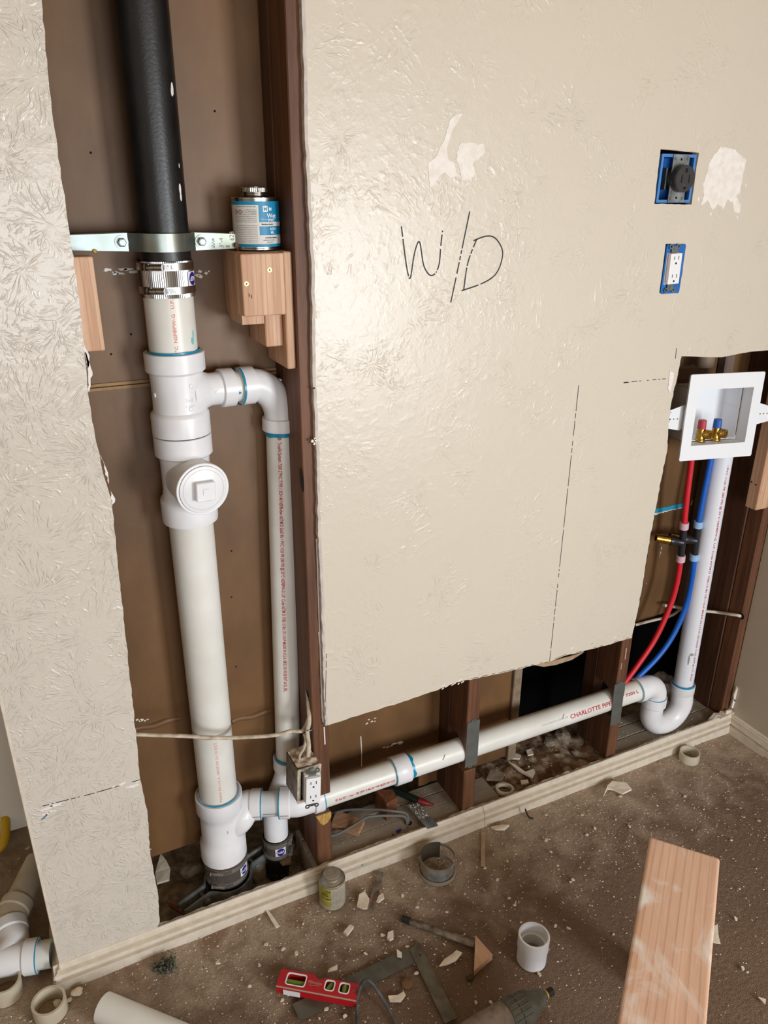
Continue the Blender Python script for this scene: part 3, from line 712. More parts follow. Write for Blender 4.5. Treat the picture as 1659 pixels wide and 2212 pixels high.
def shielded(name, c, a, r, L, label, corr=True, n_dir=(0, -1, 0), m=M_ss, bm_=M_ss, lbl_th=.55, flip=False, rot=0, sth=-.45, bands=None):
    t = thing(name, tuple(c), label, 'coupling')
    c = Vector(c); a = Vector(a); n = Vector(n_dir).normalized(); tt = a.cross(n); seg = 170; bm = BM(); A = []; B = []
    for k in range(seg):
        rr = r+(.0009 if (k % 2 and corr) else 0); th = 2*PI*k/seg; d = n*math.cos(th)+tt*math.sin(th)
        A.append(bm.verts.new(c+d*rr-a*L/2)); B.append(bm.verts.new(c+d*rr+a*L/2))
    for k in range(seg): bm.faces.new((A[k], A[(k+1) % seg], B[(k+1) % seg], B[k]))
    link('shield', bm, m, t)
    link('sleeve', lathe(BM(), [(-L/2+.001, r-.004), (-L/2+.001, r-.0005), (L/2-.001, r-.0005), (L/2-.001, r-.004)], c, a, 48), M_rub, t, True)
    for dz in (bands or (-L*.32, L*.32)): band(t, c+a*dz, a, r+.001, n_dir, screw_th=sth, m=bm_)
    lb = link('sticker', ring_patch(BM(), c, a, n, r+.0012, lbl_th-.0135/r, lbl_th+.0135/r, -L*.20, L*.20, .0008, 8), M_lblw, t)
    link('sticker_disc', ring_disc(BM(), c, a, n, r+.0012, lbl_th, 0, .0115, .0115, .0012), M_lblb, lb)
    vs, _ = text_faces('NSF', .011)
    bm = BM(); off = .0095/r
    ring_text(bm, 'NSF', .0105, c, a, n, r+.0012, lbl_th+(off if flip else -off), (.0038 if flip else -.0038), .0017, width=.019, flip=flip, bold=True)
    link('sticker_text', bm, M_lblw, lb)
    return t
shielded('shielded_coupling', (XS, YS, 1.487), (0, 0, 1), .0475, .062, 'shiny corrugated steel coupling joining the black pipe to the white stack', lbl_th=.95, flip=True, sth=-.55, bands=(-.018, .022))
shielded('shielded_coupling', (XS+.002, YS, .078), (0, 0, 1), .0515, .066, 'dark steel coupling at the foot of the thick white stack', m=M_ssd, bm_=M_smoky, lbl_th=.72, sth=-.60)

# old black stub pipes under the couplings
tag(link('pipe_stub', lathe(BM(), [(-.10, .045), (-.10, .050), (.06, .050), (.06, .045)], (XS+.004, YS, 0), up, 40), M_black, smooth=True), 'dark old pipe stub rising from the dirt under the thick stack', 'pipe')

# ------------------------------------------------------------------ riser clamp with shims at the top
def riser_clamp(name, c, hd_, r, ear, hgt, m, label, th_=.004, bolt=.052, rear=True):
    """two strap halves lying across direction hd_"""
    t = thing(name, tuple(c), label, 'clamp')
    c = Vector(c); x = Vector(hd_).normalized(); y = Vector((0, 0, 1)).cross(x)
    for s in ((-1, 1) if rear else (-1,)):
        pts = []
        a0 = math.asin(min(.99, .010/r))
        g = .012
        path = [(-ear[0], g), (-r-.010, g), (-r-.003, g+.005)]
        for i in range(13):
            th = math.radians(148-116*i/12); path.append((r*math.cos(th)*1.02, max(g, r*math.sin(th)+.002)))
        path += [(r+.003, g+.005), (r+.010, g), (ear[1], g)]
        sm = [Vector((p[0], p[1], 0)) for p in path]
        bm = BM(); rows = []
        for i, p in enumerate(sm):
            d = (sm[min(i+1, len(sm)-1)]-sm[max(i-1, 0)]).normalized(); nn = Vector((-d.y, d.x, 0))
            def W(q, zz): return c+x*q.x+y*(q.y*s)+Vector((0, 0, zz))
            hh = hgt/2*(.80 if i in (0, len(sm)-1) else 1)
            rows.append([bm.verts.new(W(p, -hh)), bm.verts.new(W(p+nn*th_, -hh)), bm.verts.new(W(p+nn*th_, hh)), bm.verts.new(W(p, hh))])
        for A, B in zip(rows, rows[1:]):
            for k in range(4): bm.faces.new((A[k], A[(k+1) % 4], B[(k+1) % 4], B[k]))
        bm.faces.new(rows[0]); bm.faces.new(rows[-1][::-1]); bmesh.ops.recalc_face_normals(bm, faces=bm.faces)
        link('strap', bm, m, t, True, auto=14)
    for sx in (-1, 1):
        bm = BM(); p = c+x*(r+.021)*sx; d = y*-1
        lathe(bm, [(-.02, .0045), (.026, .0045), (.026, 0)], p, d, 12)
        b = link('bolt', bm, m, t, True)
        lathe_b = lathe(BM(), [(.0165, .0), (.0165, .0090), (.019, .0090), (.019, .0078), (.0235, .0078), (.0245, .0065), (.0255, 0)], p, d, 6)
        link('hex_nut', lathe_b, m, b)
        link('washer', lathe(BM(), [(.0162, .0), (.0162, .0112), (.0180, .0112), (.0180, 0)], p, d, 20), m, b, True)
    return t
tc = riser_clamp('riser_clamp', (XS-.004, YS-.0, 1.549), (1, 0.0, -.012), .0475, (.150, .144), .030, M_zinc, 'shiny zinc steel riser clamp bolted around the black pipe')
# front strap bulges in front of the pipe, ears hug it closer to the front: stamped characters
bm = BM()
yf = YS-.0164
for s_, u0, v0, sz in (('628', .128, .004, .011), ('E', .119, -.002, .009), ('3"-4', .108, -.009, .010), ('cUus', .092, -.009, .008)):
    wrap_text(bm, s_, sz, (XS-.004+u0, yf, 1.549-.012 if s_ != '628' else 1.549-.001), (0, 0, 1), (0, -1, 0), None)
link('stamped_text', bm, M_rust, tc)

nl = at(511, 531, Y=YS-.020); nail = thing('nail', (nl.x, nl.y, nl.z), 'bent rusty nail in the right end of the shiny clamp', 'nail')
link('nail_shank', tube(BM(), [nl+Vector((0, .003, 0)), nl+Vector((0, -.004, 0)), nl+Vector((.0015, -.006, -.012))], .0014, 8), mat('rusty nail', rgb(140, 92, 66), .5, .5), nail, True)
link('nail_head', lathe(BM(), [(0, 0), (0, .0042), (.0012, .0042), (.0012, 0)], nl+Vector((0, -.004, .001)), (.2, -1, .3), 12), MATS['rusty nail'], nail)
gl = at(205, 543, Y=YS-.020); tag(link('screw', lathe(BM(), [(0, 0), (0, .0040), (.0015, .003), (.0015, 0)], gl, (0, -1, .3), 10), M_screw), 'small brass-coloured screw under the left end of the shiny clamp', 'screw')
# lower riser clamp, lying diagonally across the hole
cl = at(390, 1932, Z=.012); cr = at(566, 1812, Z=.012)
dl = (cr-cl).normalized(); cc = Vector((XS+.004, YS, .018))
lc = riser_clamp('riser_clamp', (cc.x, cc.y, .022), (dl.x, dl.y, 0), .053, (.135, .135), .034, M_zincd, 'dusty grey riser clamp around the old stub at the bottom of the stack')

# ------------------------------------------------------------------ 2 inch vent
XV, YV = .462, .106
vent = thing('vent_pipe', (XV, YV, .1), 'slim white vertical PVC vent pipe printed in red, with an elbow at its top', 'vent pipe')
e0 = bo+bd*.137; ec_r = .062
vt = Vector((XV+.0165, YV, 1.187)); vb = Vector((XV-.006, YV, .318))
va = (vt-vb).normalized()
# elbow: sweeps from bd to -va
el = []
p0 = bo+bd*.150; p3 = vt+va*.012
for i in range(15):
    t = i/14; k = .040
    el.append(((1-t)**3)*p0+3*((1-t)**2)*t*(p0+bd*.030)+3*(1-t)*t*t*(p3+va*.040)+t**3*p3)
bm = BM(); tube(bm, el, .0322, 48, caps=False)
lathe(bm, [(0, .030), (0, .0365), (.001, .0375), (.026, .0375), (.028, .032)], p0-bd*.026, bd, 48)
lathe(bm, [(0, .030), (0, .0365), (.001, .0375), (.026, .0375), (.028, .032)], p3-va*.026+va*0, va, 48)
elb = link('elbow', bm, M_white, vent, True)
primer(elb, p0-bd*.026, bd*-1, .0368, .0030, .001, 7); primer(elb, p3-va*.026, -va, .0315, .010, .003, 8)
bm = BM(); q = el[7]; lathe(bm, [(0, .004), (.035, .004), (.0355, .003), (.0355, 0)], q, Vector((.6, 0, .75)), 12); link('moulding_dot', bm, M_white, elb, True)
vp = link('pipe_section', lathe(BM(), [(0, 0), (0, .0301), ((vt-vb).length, .0301), ((vt-vb).length, 0)], vb, va, 48), M_pipe, vent, True)
bm = BM()
txt = 'E®  TrueFit System 7200 2"PVC TYPE 1 SCH 40 NSF®-dwv ASTM D 2665 ®IPC • PVC 1120 PR 280 PSI @ 23°C NSF®PW-G U.P. Code ASTM D 1785-15 ®IPC CP-110-P MADE IN U.S.A. 08/21/20 00:28 EXT.#12L JRL'
txt = txt.replace('IPC', 'c')
wrap_text(bm, txt, .0104, vt-va*.020, -va, (-.40, -1, 0), .0301, width=.625, v0=-.004, bold=True)
link('printed_text', bm, M_red, vp)
# offset at the bottom: two 45s going behind the drain
v1 = Vector((.4555, .107, .300)); v2 = Vector((.447, .1065, .262)); v3 = Vector((.424, .1065, .205)); v4 = Vector((.415, .1065, .16)); v5 = Vector((.413, .1065, .092))
bm = BM(); tube(bm, spline([vb, v1, v2, v3, v4, v5], 6), .031, 40)
lathe(bm, [(0, .030), (0, .0365), (.001, .0375), (.030, .0375), (.034, .032)], vb+va*.010, -va, 48)
off = link('offset_fitting', bm, M_white, vent, True); primer(off, vb+va*.0105, va, .0335, .007, .0015, 9)
shielded('shielded_coupling', (.4125, .1065, .062), (0, 0, 1), .0335, .058, 'smoky steel coupling at the foot of the slim vent pipe', m=M_ssd, bm_=M_smoky, lbl_th=.0, corr=False, sth=1.0)
tag(link('pipe_stub', lathe(BM(), [(-.10, .028), (-.10, .0305), (.04, .0305), (.04, .028)], (.411, .1065, 0), up, 40), M_black, smooth=True), 'dark old pipe stub rising from the dirt under the vent pipe', 'pipe')

# ------------------------------------------------------------------ washer drain run
YH = .033; RH = .0315
drain = thing('washer_drain', (1.0, YH, ZH), 'white horizontal PVC drain pipe across the studs with trap and standpipe at its right end', 'drain pipe')
e1 = Vector((.452, .0355, ZH)); e2 = Vector((.52, YH, ZH))
nip = link('pipe_nipple', tube(BM(), [hb+hd*.02, Vector((.4185, .0495, ZH))], .0302, 40), mat('grey white PVC nipple', rgb(206, 210, 212), .35), drain, True)
nd = hd; k0 = Vector((.412, .0525, ZH))
bm = BM(); lathe(bm, [(0, .030), (0, .0362), (.001, .0372), (.024, .0372), (.027, .0325)], k0, nd, 48)
tube(bm, spline([k0+nd*.02, k0+nd*.045, Vector((.485, YH+.001, ZH)), Vector((.508, YH, ZH))], 6), .0335, 40, caps=False)
lathe(bm, [(0, .030), (0, .0362), (.001, .0372), (.024, .0372), (.027, .0325)], (.512, YH, ZH), (-1, 0, 0), 48)
e22 = link('elbow', bm, M_white, drain, True)
primer(e22, k0, -nd, .0366, .0016, .0004, 10); primer(e22, (.512, YH, ZH), (1, 0, 0), .0366, .0018, .0004, 11)
bm = BM()
a_, u_, v_ = frame(nd)
side = Vector((nd.y, -nd.x, 0)).normalized()*.0302+Vector((0, 0, -.004))
ribbon(bm, [hb+hd*.004+side*1.24, hb+hd*.0255+side*1.24], .0014, side.normalized()); ribbon(bm, [hb+hd*.032+side, k0-nd*.004+side], .0014, side.normalized(), .0009)
ribbon(bm, [k0+nd*.002+side*1.235, k0+nd*.023+side*1.235], .0014, side.normalized(), .0008)
link('alignment_mark', bm, mat('dark red pen line', rgb(130, 34, 48), .6), e22)
r1 = link('pipe_section', lathe(BM(), [(.505, 0), (.505, RH), (.735, RH), (.735, 0)], (0, YH, ZH), (1, 0, 0), 48), M_pipe, drain, True)
r2 = link('pipe_section', lathe(BM(), [(.72, 0), (.72, RH), (1.548, RH), (1.548, 0)], (0, YH, ZH), (1, 0, 0), 48), M_pipe, drain, True)
cpl = link('pipe_coupling', lathe(BM(), [(.711, RH), (.711, .0368), (.712, .0375), (.754, .0375), (.755, .0368), (.755, RH)], (0, YH, ZH), (1, 0, 0), 48), M_white, drain, True)
primer(cpl, (.711, YH, ZH), (-1, 0, 0), .036, .002, .001, 12); primer(cpl, (.755, YH, ZH), (1, 0, 0), RH, .010, .006, 13)
bm = BM(); wrap_text(bm, 'SCH 40 NSF®-dwv ASTM D 2665 ®c • PVC 1120 PR 28', .0105, (.704, YH, ZH), (-1, 0, 0), (0, -1, -.02), RH, width=.165, v0=-.004, bold=True); link('printed_text', bm, M_red, r1)
bm = BM(); wrap_text(bm, 'CHARLOTTE PIPE', .0175, (1.262, YH, ZH), (1, 0, 0), (0, -1, .42), RH, width=.150, v0=-.006, bold=True)
wrap_text(bm, '7200 L', .0120, (1.468, YH, ZH), (1, 0, 0), (0, -1, .55), RH, width=.05, bold=True); link('printed_text', bm, M_red, r2)
bm = BM(); wrap_text(bm, 'FOR CONSTRUCTION USE', .006, (1.165, YH, ZH), (1, 0, 0), (0, -1, .42), RH, width=.09)
for x, th in ((.845, .55), (1.235, .62)):
    n_ = Vector((0, -math.cos(th), math.sin(th))); c = Vector((x, YH, ZH))
    for i in range(5):
        thi = th+i*.07-.15; n2 = Vector((0, -math.cos(thi), math.sin(thi))); thj = thi+.07; n3 = Vector((0, -math.cos(thj), math.sin(thj)))
        A = c+Vector((i*.002, 0, 0))+n2*(RH+.0005); B = c+Vector(((i+1)*.002, 0, 0))+n3*(RH+.0005)
        bm.faces.new([bm.verts.new(q) for q in (A-Vector((.002, 0, 0)), A+Vector((.002, 0, 0)), B+Vector((.002, 0, 0)), B-Vector((.002, 0, 0)))])
link('grey_print', bm, M_greyp, r2)
# trap
Xt = 1.545; ZT = ZH; xs1 = 1.612; xs2 = 1.745; YT = .040; zlow = .118
bm = BM(); lathe(bm, [(0, RH), (0, .0365), (.001, .0375), (.024, .0375), (.027, .034)], (Xt-.012, YH, ZT), (1, 0, 0), 48)
tube(bm, [Vector((Xt, YH, ZT))]+arc((1.577, YH, ZT-.040), (1, 0, 0), (0, 0, 1), .040, PI/2, 0, 12)+[Vector((1.617, YH, .190))], .034, 40, caps=False)
te = link('trap_elbow', bm, M_white, drain, True); primer(te, (Xt-.012, YH, ZT), (-1, 0, 0), .0366, .0018, .0006, 14)
bm = BM(); lathe(bm, [(0, .034), (0, .0368), (.001, .0378), (.030, .0378), (.034, .034)], (1.617, YH, .196), (0, 0, -1), 48)
tube(bm, [Vector((1.617, YH, .19))]+arc((1.681, YT-.004, .135), (1, 0, 0), (0, 0, 1), .064, PI, 2*PI, 22)+[Vector((1.745, YT, .165))], .034, 40, caps=False)
lathe(bm, [(0, .030), (0, .0362), (.001, .0372), (.028, .0372), (.034, .034)], (1.745, YT+.002, .197), (0, 0, -1), 48)
tb = link('trap_bend', bm, M_white, drain, True)
primer(tb, (1.617, YH, .196), (0, 0, 1), .0350, .002, .0004, 15); primer(tb, (1.745, YT+.002, .197), (0, 0, 1), .0345, .006, .002, 16)
# standpipe
s0 = Vector((1.745, YT+.002, .185)); s1 = Vector((1.742, .052, 1.02)); sa = (s1-s0).normalized()
sp = link('standpipe', lathe(BM(), [(0, 0), (0, .0301), ((s1-s0).length, .0301), ((s1-s0).length, 0)], s0, sa, 48), mat('side lit white standpipe', rgb(228, 231, 238), .35), drain, True)  # cooler white than the other pipes: strong side light put into the colour
bm = BM(); wrap_text(bm, '• PVC 1120 PR 280 PSI @ 23°C NSF®PW-G  U.P. Code ASTM D 1785-15 ®c CP-110-P MADE IN U.S.A. 05/26/20 11:52 EXT.#11C, ROU', .0088, s1-sa*.085, -sa, (-.12, -1, 0), .0301, width=.71, v0=-.0035, bold=True); link('printed_text', bm, M_red, sp)
bm = BM(); ring_disc(bm, s0, sa, (-.8, -1, 0), .0301, .15, .137, .006, .005, .0005); ring_disc(bm, s0, sa, (-.8, -1, 0), .0301, -.05, .117, .0025, .018, .0005); link('dirt_smudge', bm, mat('grey smudge', rgb(150, 148, 144), .6), sp)

# ------------------------------------------------------------------ PEX lines
def pex(name, px_pts, m, mc, label, Y, tee_i):
    pts = [at(x, y, Y=Y) for x, y in px_pts]; t = thing(name, tuple(pts[-1]), label, 'water pipe')
    cv = spline(pts, 8); n1 = tee_i*8
    a, b = cv[:n1-2], cv[n1+3:]
    link('pipe_section', tube(BM(), a, .0082, 16), m, t, True); link('pipe_section', tube(BM(), b, .0082, 16), m, t, True)
    c = cv[n1]; d = (cv[n1-2]-cv[n1+2]).normalized(); q0, q1 = a[-1], b[0]
    bm = BM(); tube(bm, [q0, q1], .0098, 20); sd = Vector((-.85, .45, .16)).normalized()
    lathe(bm, [(0, .0115), (.022, .0115), (.026, .014), (.036, .014), (.040, .010), (.04, 0)], c, sd, 20)
    tf = link('tee_fitting', bm, M_bkp, t, True)
    for q, s in ((q0, 1), (q1, -1)):
        link('crimp_sleeve', lathe(BM(), [(-.010, .0085), (-.010, .0128), (.010, .0128), (.010, .0085)], q+d*s*.004, d, 24), mc, t, True)
    link('brass_stub', lathe(BM(), [(.038, .0), (.038, .0125), (.078, .0125), (.078, .009), (.07, .009), (.07, 0)], c, sd, 20), M_brass, tf, True)
    return t
pex('hot_water_line', [(1497, 960), (1493, 1000), (1483, 1080), (1474, 1172), (1464, 1250), (1447, 1310), (1415, 1380), (1375, 1440), (1345, 1480)], M_redp, M_pinkc, 'red plastic water line curving down below the washer box', .048, 3)
pex('cold_water_line', [(1541, 960), (1534, 1000), (1518, 1080), (1503, 1168), (1495, 1250), (1481, 1310), (1455, 1370), (1420, 1420), (1365, 1475)], M_blup, M_bluec, 'blue plastic water line curving down below the washer box', .052, 3)

# ------------------------------------------------------------------ washer outlet box
WB = Matrix.Identity(4)
#WBPOSE
Wc = Vector((1.6277, -.02, 1.098)); wyaw, wpit, wrol = -0.165, -.0527, 0.0206
WW, WH = .2245, .2246
#WBEND
WB = Matrix.Translation(Wc) @ Matrix.Rotation(wyaw, 4, 'Z') @ Matrix.Rotation(wpit, 4, 'X') @ Matrix.Rotation(wrol, 4, 'Y')
wbx = thing('washer_box', tuple(Wc), 'white square washing machine outlet box in the wall opening', 'outlet box')
iw, ih, zo = WW*.72, WH*.64, -WH*.02
def rect(x0, x1, z0, z1): return [(x0, z0), (x1, z0), (x1, z1), (x0, z1)]
def wf(y): return lambda u, v: WB @ Vector((u, y, v))
OX0, OX1, OZ0, OZ1 = -.37*WW, .375*WW, -.325*WH, .325*WH
def rrect(x0, x1, z0, z1, r=.004, n=3):
    out = []
    for cx, cz, a0 in ((x1-r, z0+r, -PI/2), (x1-r, z1-r, 0), (x0+r, z1-r, PI/2), (x0+r, z0+r, PI)):
        out += [(cx+r*math.cos(a0+i*PI/2/n), cz+r*math.sin(a0+i*PI/2/n)) for i in range(n+1)]
    return out
link('flange', prism([rrect(-WW/2, WW/2, -WH/2, WH/2), rect(OX0, OX1, OZ0, OZ1)], wf(-.003), wf(.002)), M_box, wbx)
bm = BM()
def wall4(bm, x0, x1, z0, z1, y0, y1, t=.002):
    for lo, hi in (((x0-t, y0, z0-t), (x0, y1, z1+t)), ((x1, y0, z0-t), (x1+t, y1, z1+t)), ((x0-t, y0, z0-t), (x1+t, y1, z0)), ((x0-t, y0, z1), (x1+t, y1, z1+t))): box(bm, lo, hi, 0, WB)
wall4(bm, OX0, OX1, OZ0, OZ1, .002, .034)
link('sleeve', bm, M_box, wbx)
bm = BM(); bx0, bx1, bz0, bz1 = OX0+.004, OX1-.004, OZ0+.004, OZ1-.004
wall4(bm, bx0, bx1, bz0, bz1, .034, .100); box(bm, (bx0, .100, bz0), (bx1, .103, bz1), 0, WB)
box(bm, (bx1-.0015, .036, .010), (bx1+.001, .100, .014), 0, WB)
link('box_body', bm, M_box, wbx)
for s in (-1, 1):
    x0 = (-WW/2+.012) if s < 0 else (WW/2-.012)
    lp = [(x0, -.030), (x0+s*.012, -.034), (x0+s*.075, -.022), (x0+s*.075, .012), (x0, .034)]
    ear = link('mounting_ear', prism([lp], wf(.014), wf(.0165)), M_box, wbx)
    bm = BM()
    for i in range(4): lathe(bm, [(0, .0016), (.0006, .0016), (.0006, 0)], WB @ Vector((x0+s*(.022+i*.011), .0138, -.003)), WB.to_3x3() @ Vector((0, -1, 0)), 8)
    link('nail_hole', bm, M_dark, ear)
def valve(xl, cap, label, cat='valve'):
    b = WB @ Vector((xl, .034, OZ0+.0015)); z = WB.to_3x3() @ Vector((0, 0, 1)); n = WB.to_3x3() @ Vector((0.62, -1, 0)).normalized()
    t = thing('shutoff_valve', tuple(b), label, cat, 'washer box valves')
    bm = BM(); lathe(bm, [(0, 0), (0, .014), (.004, .014), (.006, .0115), (.033, .0112), (.034, .009), (.034, 0)], b, z, 20)
    c = b+z*.020
    lathe(bm, [(0, .010), (.012, .010), (.012, .0125), (.015, .0125), (.016, .0118), (.018, .0127), (.020, .0118), (.022, .0127), (.024, .0118), (.027, .0118), (.027, .0075), (.020, .006), (.020, 0)], c, n, 24)
    link('valve_body', bm, M_brass, t, True)
    link('outlet_bore', lathe(BM(), [(.0203, 0), (.0203, .0058)], c, n, 16), M_dark, t)
    link('valve_cap', lathe(BM(), [(.033, .0095), (.033, .0112), (.055, .0105), (.0565, .0095), (.0565, 0)], b, z, 12), cap, t, True, auto=25)
valve(-.028, M_capr, 'brass valve with a red cap in the white washer box')
valve(.020, M_capb, 'brass valve with a blue cap in the white washer box')

# old beige box behind, orange tab, white disc
ob = thing('old_outlet_box', (1.51, .1, .98), 'old beige plastic box half hidden behind the white washer box', 'box')
link('box_body', bx((1.49, .078, .985), (1.538, .135, 1.205), .004), M_beige, ob)
link('rim', bx((1.485, .066, 1.175), (1.541, .080, 1.205), .003), M_beige, ob); link('rim', bx((1.485, .066, .975), (1.541, .080, 1.005), .003), M_beige, ob)
oo = at(1438, 967, Y=.060); link('tab', bx((oo.x-.02, .058, oo.z-.012), (oo.x+.012, .066, oo.z+.012), .002), M_orange, ob)['label'] = 'orange tab'
link('round_cap', lathe(BM(), [(0, 0), (0, .03), (.006, .03), (.008, .026), (.008, 0)], (1.66, .09, 1.246), (0, 0, 1), 28), M_box, ob, True)['label'] = 'white round cap'
link('cap_neck', lathe(BM(), [(0, .024), (.045, .024)], (1.66, .09, 1.204), (0, 0, 1), 28), M_beige, ob, True)

# painter's tape on the back board, right bay
ta, tb_ = at(1400, 1107, Y=YBk-.001), at(1480, 1090, Y=YBk-.001)
tp = rough_line([(ta.x, ta.z-.008), (tb_.x, tb_.z-.006), (tb_.x, tb_.z+.006), (ta.x, ta.z+.006), (ta.x, ta.z-.008)], .01, .0008, 21)[:-1]
tag(link('tape_strip', plate_xz([tp], YBk-.0015, YBk-.0002), M_tape), 'strip of bright blue tape on the brown back board behind the red pipe', 'tape')
lp = rough_line([(ta.x, ta.z-.014), (tb_.x, tb_.z-.008), (tb_.x, tb_.z-.004), (ta.x, ta.z-.008), (ta.x, ta.z-.014)], .006, .0022, 22)[:-1]
link('torn_paper', plate_xz([lp], YBk-.001, YBk-.0001), M_caulk, wb)

# ------------------------------------------------------------------ lumber blocks
def lumber(name, lo, hi, label, m=M_new, group=None, mitre=None, cat='wood block', parent=None, bev=.0025):
    bm = bx(lo, hi, bev, seg=2)
    return tag(link(name, bm, m), label, cat, group)
lumber('wood_block', (.066, .002, 1.381), (.143, .040, 1.533), 'pale wood block under the left ear of the shiny clamp, beside the wall strip')
fb = tag(link('wood_block', bx((.383, -.012, 1.424), (.462, .0255, 1.531), .0025, seg=2), M_new), 'front wood block with two screws under the right ear of the shiny clamp', 'wood block')
tag(link('wood_block', prism([[(.0285, 1.531), (.0285, 1.404), (.110, 1.404), (.1375, 1.42), (.1375, 1.531)]], lambda u, v: Vector((.3905, u, v)), lambda u, v: Vector((.432, u, v))), M_new), 'wood block set on edge behind the front screwed block', 'wood block')
tag(link('wood_block', bx((.4335, .0285, 1.36), (.4680, .135, 1.531), .002), M_new), 'longer wood block behind and right of the screwed block, partly hidden', 'wood block')
tag(link('wood_block', bx((.4685, .012, 1.318), (.4855, .137, 1.531), .002), M_new), 'thin wood board nailed flat to the side of the stud below the blue can', 'wood block')
for px, py in ((582, 583), (532, 613)):
    p = at(px, py, Y=-.012); s = link('screw', lathe(BM(), [(0, .0), (0, .0048), (.0012, .0042), (.0014, .0016), (.0008, 0)], (p.x, -.0118, p.z), (0, -1, 0), 16), M_screw, fb, True)
    link('screw_recess', lathe(BM(), [(.0015, .0016), (.0016, 0)], (p.x, -.0118, p.z), (0, -1, 0), 6), M_dark, s)
bm = BM()
for px, py in ((538, 634), (543, 637)): p = at(px, py, Y=-.0121); ribbon(bm, [p, p+Vector((0, 0, -.006))], .0014, (0, -1, 0))
link('pencil_mark', bm, M_ink, fb)
# block behind the washer box on the right
rb = lumber('wood_block', (1.845, -.012, .792), (1.8955, .026, 1.27), 'upright pale wood block nailed to the corner stud right of the washer box')
bm = BM()
for px, py in ((1624, 1041), (1633, 1047)):
    p = at(px, py, X=1.845); lathe(bm, [(0, .0025), (.0008, .0025), (.0008, 0)], (1.8446, p.y, p.z), (-1, 0, 0), 10)
link('nail_hole', bm, M_dark, rb)

# ------------------------------------------------------------------ cans
def can(name, base, r, h, label, neck_r, neck_h, m_tin, face):
    t = thing(name, tuple(base), label, 'can')
    prof = [(0, 0), (0, r-.001), (.001, r+.0008), (.0035, r+.0008), (.0042, r), (h-.0042, r), (h-.0035, r+.0008), (h, r+.0008), (h+.0008, r), (h-.002, r-.0025), (h-.001, neck_r+.004), (h+.002, neck_r), (h+.003, 0)]
    link('can_body', lathe(BM(), prof, base, up, 48), m_tin, t, True)
    pr = [(h+.002, neck_r)]
    n = 3
    for i in range(n): z = h+.002+neck_h*.55*i/n; pr += [(z, neck_r), (z+.0012, neck_r+.0014), (z+.0024, neck_r)]
    link('neck_thread', lathe(BM(), pr+[(h+neck_h*.6, neck_r)], base, up, 40), m_tin, t, True)
    seg = 96; bm = BM()
    z0, z1 = h+neck_h*.55, h+neck_h
    A = [bm.verts.new(Vector(base)+Vector((math.cos(2*PI*k/seg), math.sin(2*PI*k/seg), 0))*(neck_r+.002+(.0005 if k % 2 else 0))+up*z0) for k in range(seg)]
    B = [bm.verts.new(Vector(base)+Vector((math.cos(2*PI*k/seg), math.sin(2*PI*k/seg), 0))*(neck_r+.002+(.0005 if k % 2 else 0))+up*(z1-.001)) for k in range(seg)]
    Cc = [bm.verts.new(Vector(base)+Vector((math.cos(2*PI*k/seg), math.sin(2*PI*k/seg), 0))*(neck_r+.0005)+up*z1) for k in range(seg)]
    for k in range(seg):
        bm.faces.new((A[k], A[(k+1) % seg], B[(k+1) % seg], B[k])); bm.faces.new((B[k], B[(k+1) % seg], Cc[(k+1) % seg], Cc[k]))
    bm.faces.new(Cc)
    cp = link('screw_cap', bm, m_tin, t)
    link('cap_ring', lathe(BM(), [(z1, neck_r*.62), (z1+.0008, neck_r*.62), (z1+.0008, neck_r*.55), (z1, neck_r*.55)], base, up, 32), m_tin, cp, True)
    return t
cb = Vector((.4415, .075, 1.5325)); cr_ = .042; ch = .0885
c1 = can('cement_can', cb, cr_, ch, 'blue and white pipe cement can standing on the wood blocks', .0235, .017, M_tin, None)
fn = Vector((-.30, -1, 0)).normalized()   # direction facing the camera
def cz_(bm): return bm
lab = link('label', ring_patch(BM(), cb, up, fn, cr_, -1.9, 1.9, .006, ch-.006, .0003, 40), M_canblue, c1)
th_s = .12
link('label_field', ring_patch(BM(), cb, up, fn, cr_, -1.6, th_s, .011, ch-.012, .0006, 30), M_canlbl, lab)
link('label_field', ring_patch(BM(), cb, up, fn, cr_, th_s, 1.6, .011, .026, .0006, 24), M_canlbl, lab)
link('label_field', ring_patch(BM(), cb, up, fn, cr_, th_s, 1.6, .041, .048, .0006, 24), M_canlbl, lab)
bm = BM(); rnd = random.Random(5)
for i in range(17):
    z = .066-i*.00305-(.003 if i > 6 else 0)
    ring_text(bm, rnd.choice(['For use in joining pressure pipe and fittings', 'Read all directions before using the product', 'Keep away from heat sparks and open flame', 'Wash thoroughly after handling this product']), .0023, cb, up, fn, cr_, -1.0, z, .0009, width=1.04*cr_)
ring_text(bm, 'SEE DIRECTIONS ON BACK PANEL', .0025, cb, up, fn, cr_, -.9, ch-.0155, .0009, width=.92*cr_, bold=True)
for i in range(3): ring_text(bm, 'AVERTISSEMENT', .0022, cb, up, fn, cr_, -.40+.1*i, ch-.0205-i*.0032, .0009, width=(.44-.1*i)*cr_)
link('small_print', bm, M_txtg, lab)
bm = BM()
for th in (-.92, -.68):
    a = Vector(cb); t_ = up.cross(fn)
    def Pq(x, y): q = th+x/cr_; return cb+up*(ch-.0235+y)+(fn*math.cos(q)+t_*math.sin(q))*(cr_+.0012)
    o4 = [(-.0046, 0), (0, -.0046), (.0046, 0), (0, .0046)]; i4 = [(x*.74, y*.74) for x, y in o4]
    for k in range(4): bm.faces.new([bm.verts.new(Pq(*q)) for q in (o4[k], o4[(k+1) % 4], i4[(k+1) % 4], i4[k])])
link('hazard_diamond', bm, mat('red hazard print', rgb(170, 50, 60), .5), lab)
bm = BM()
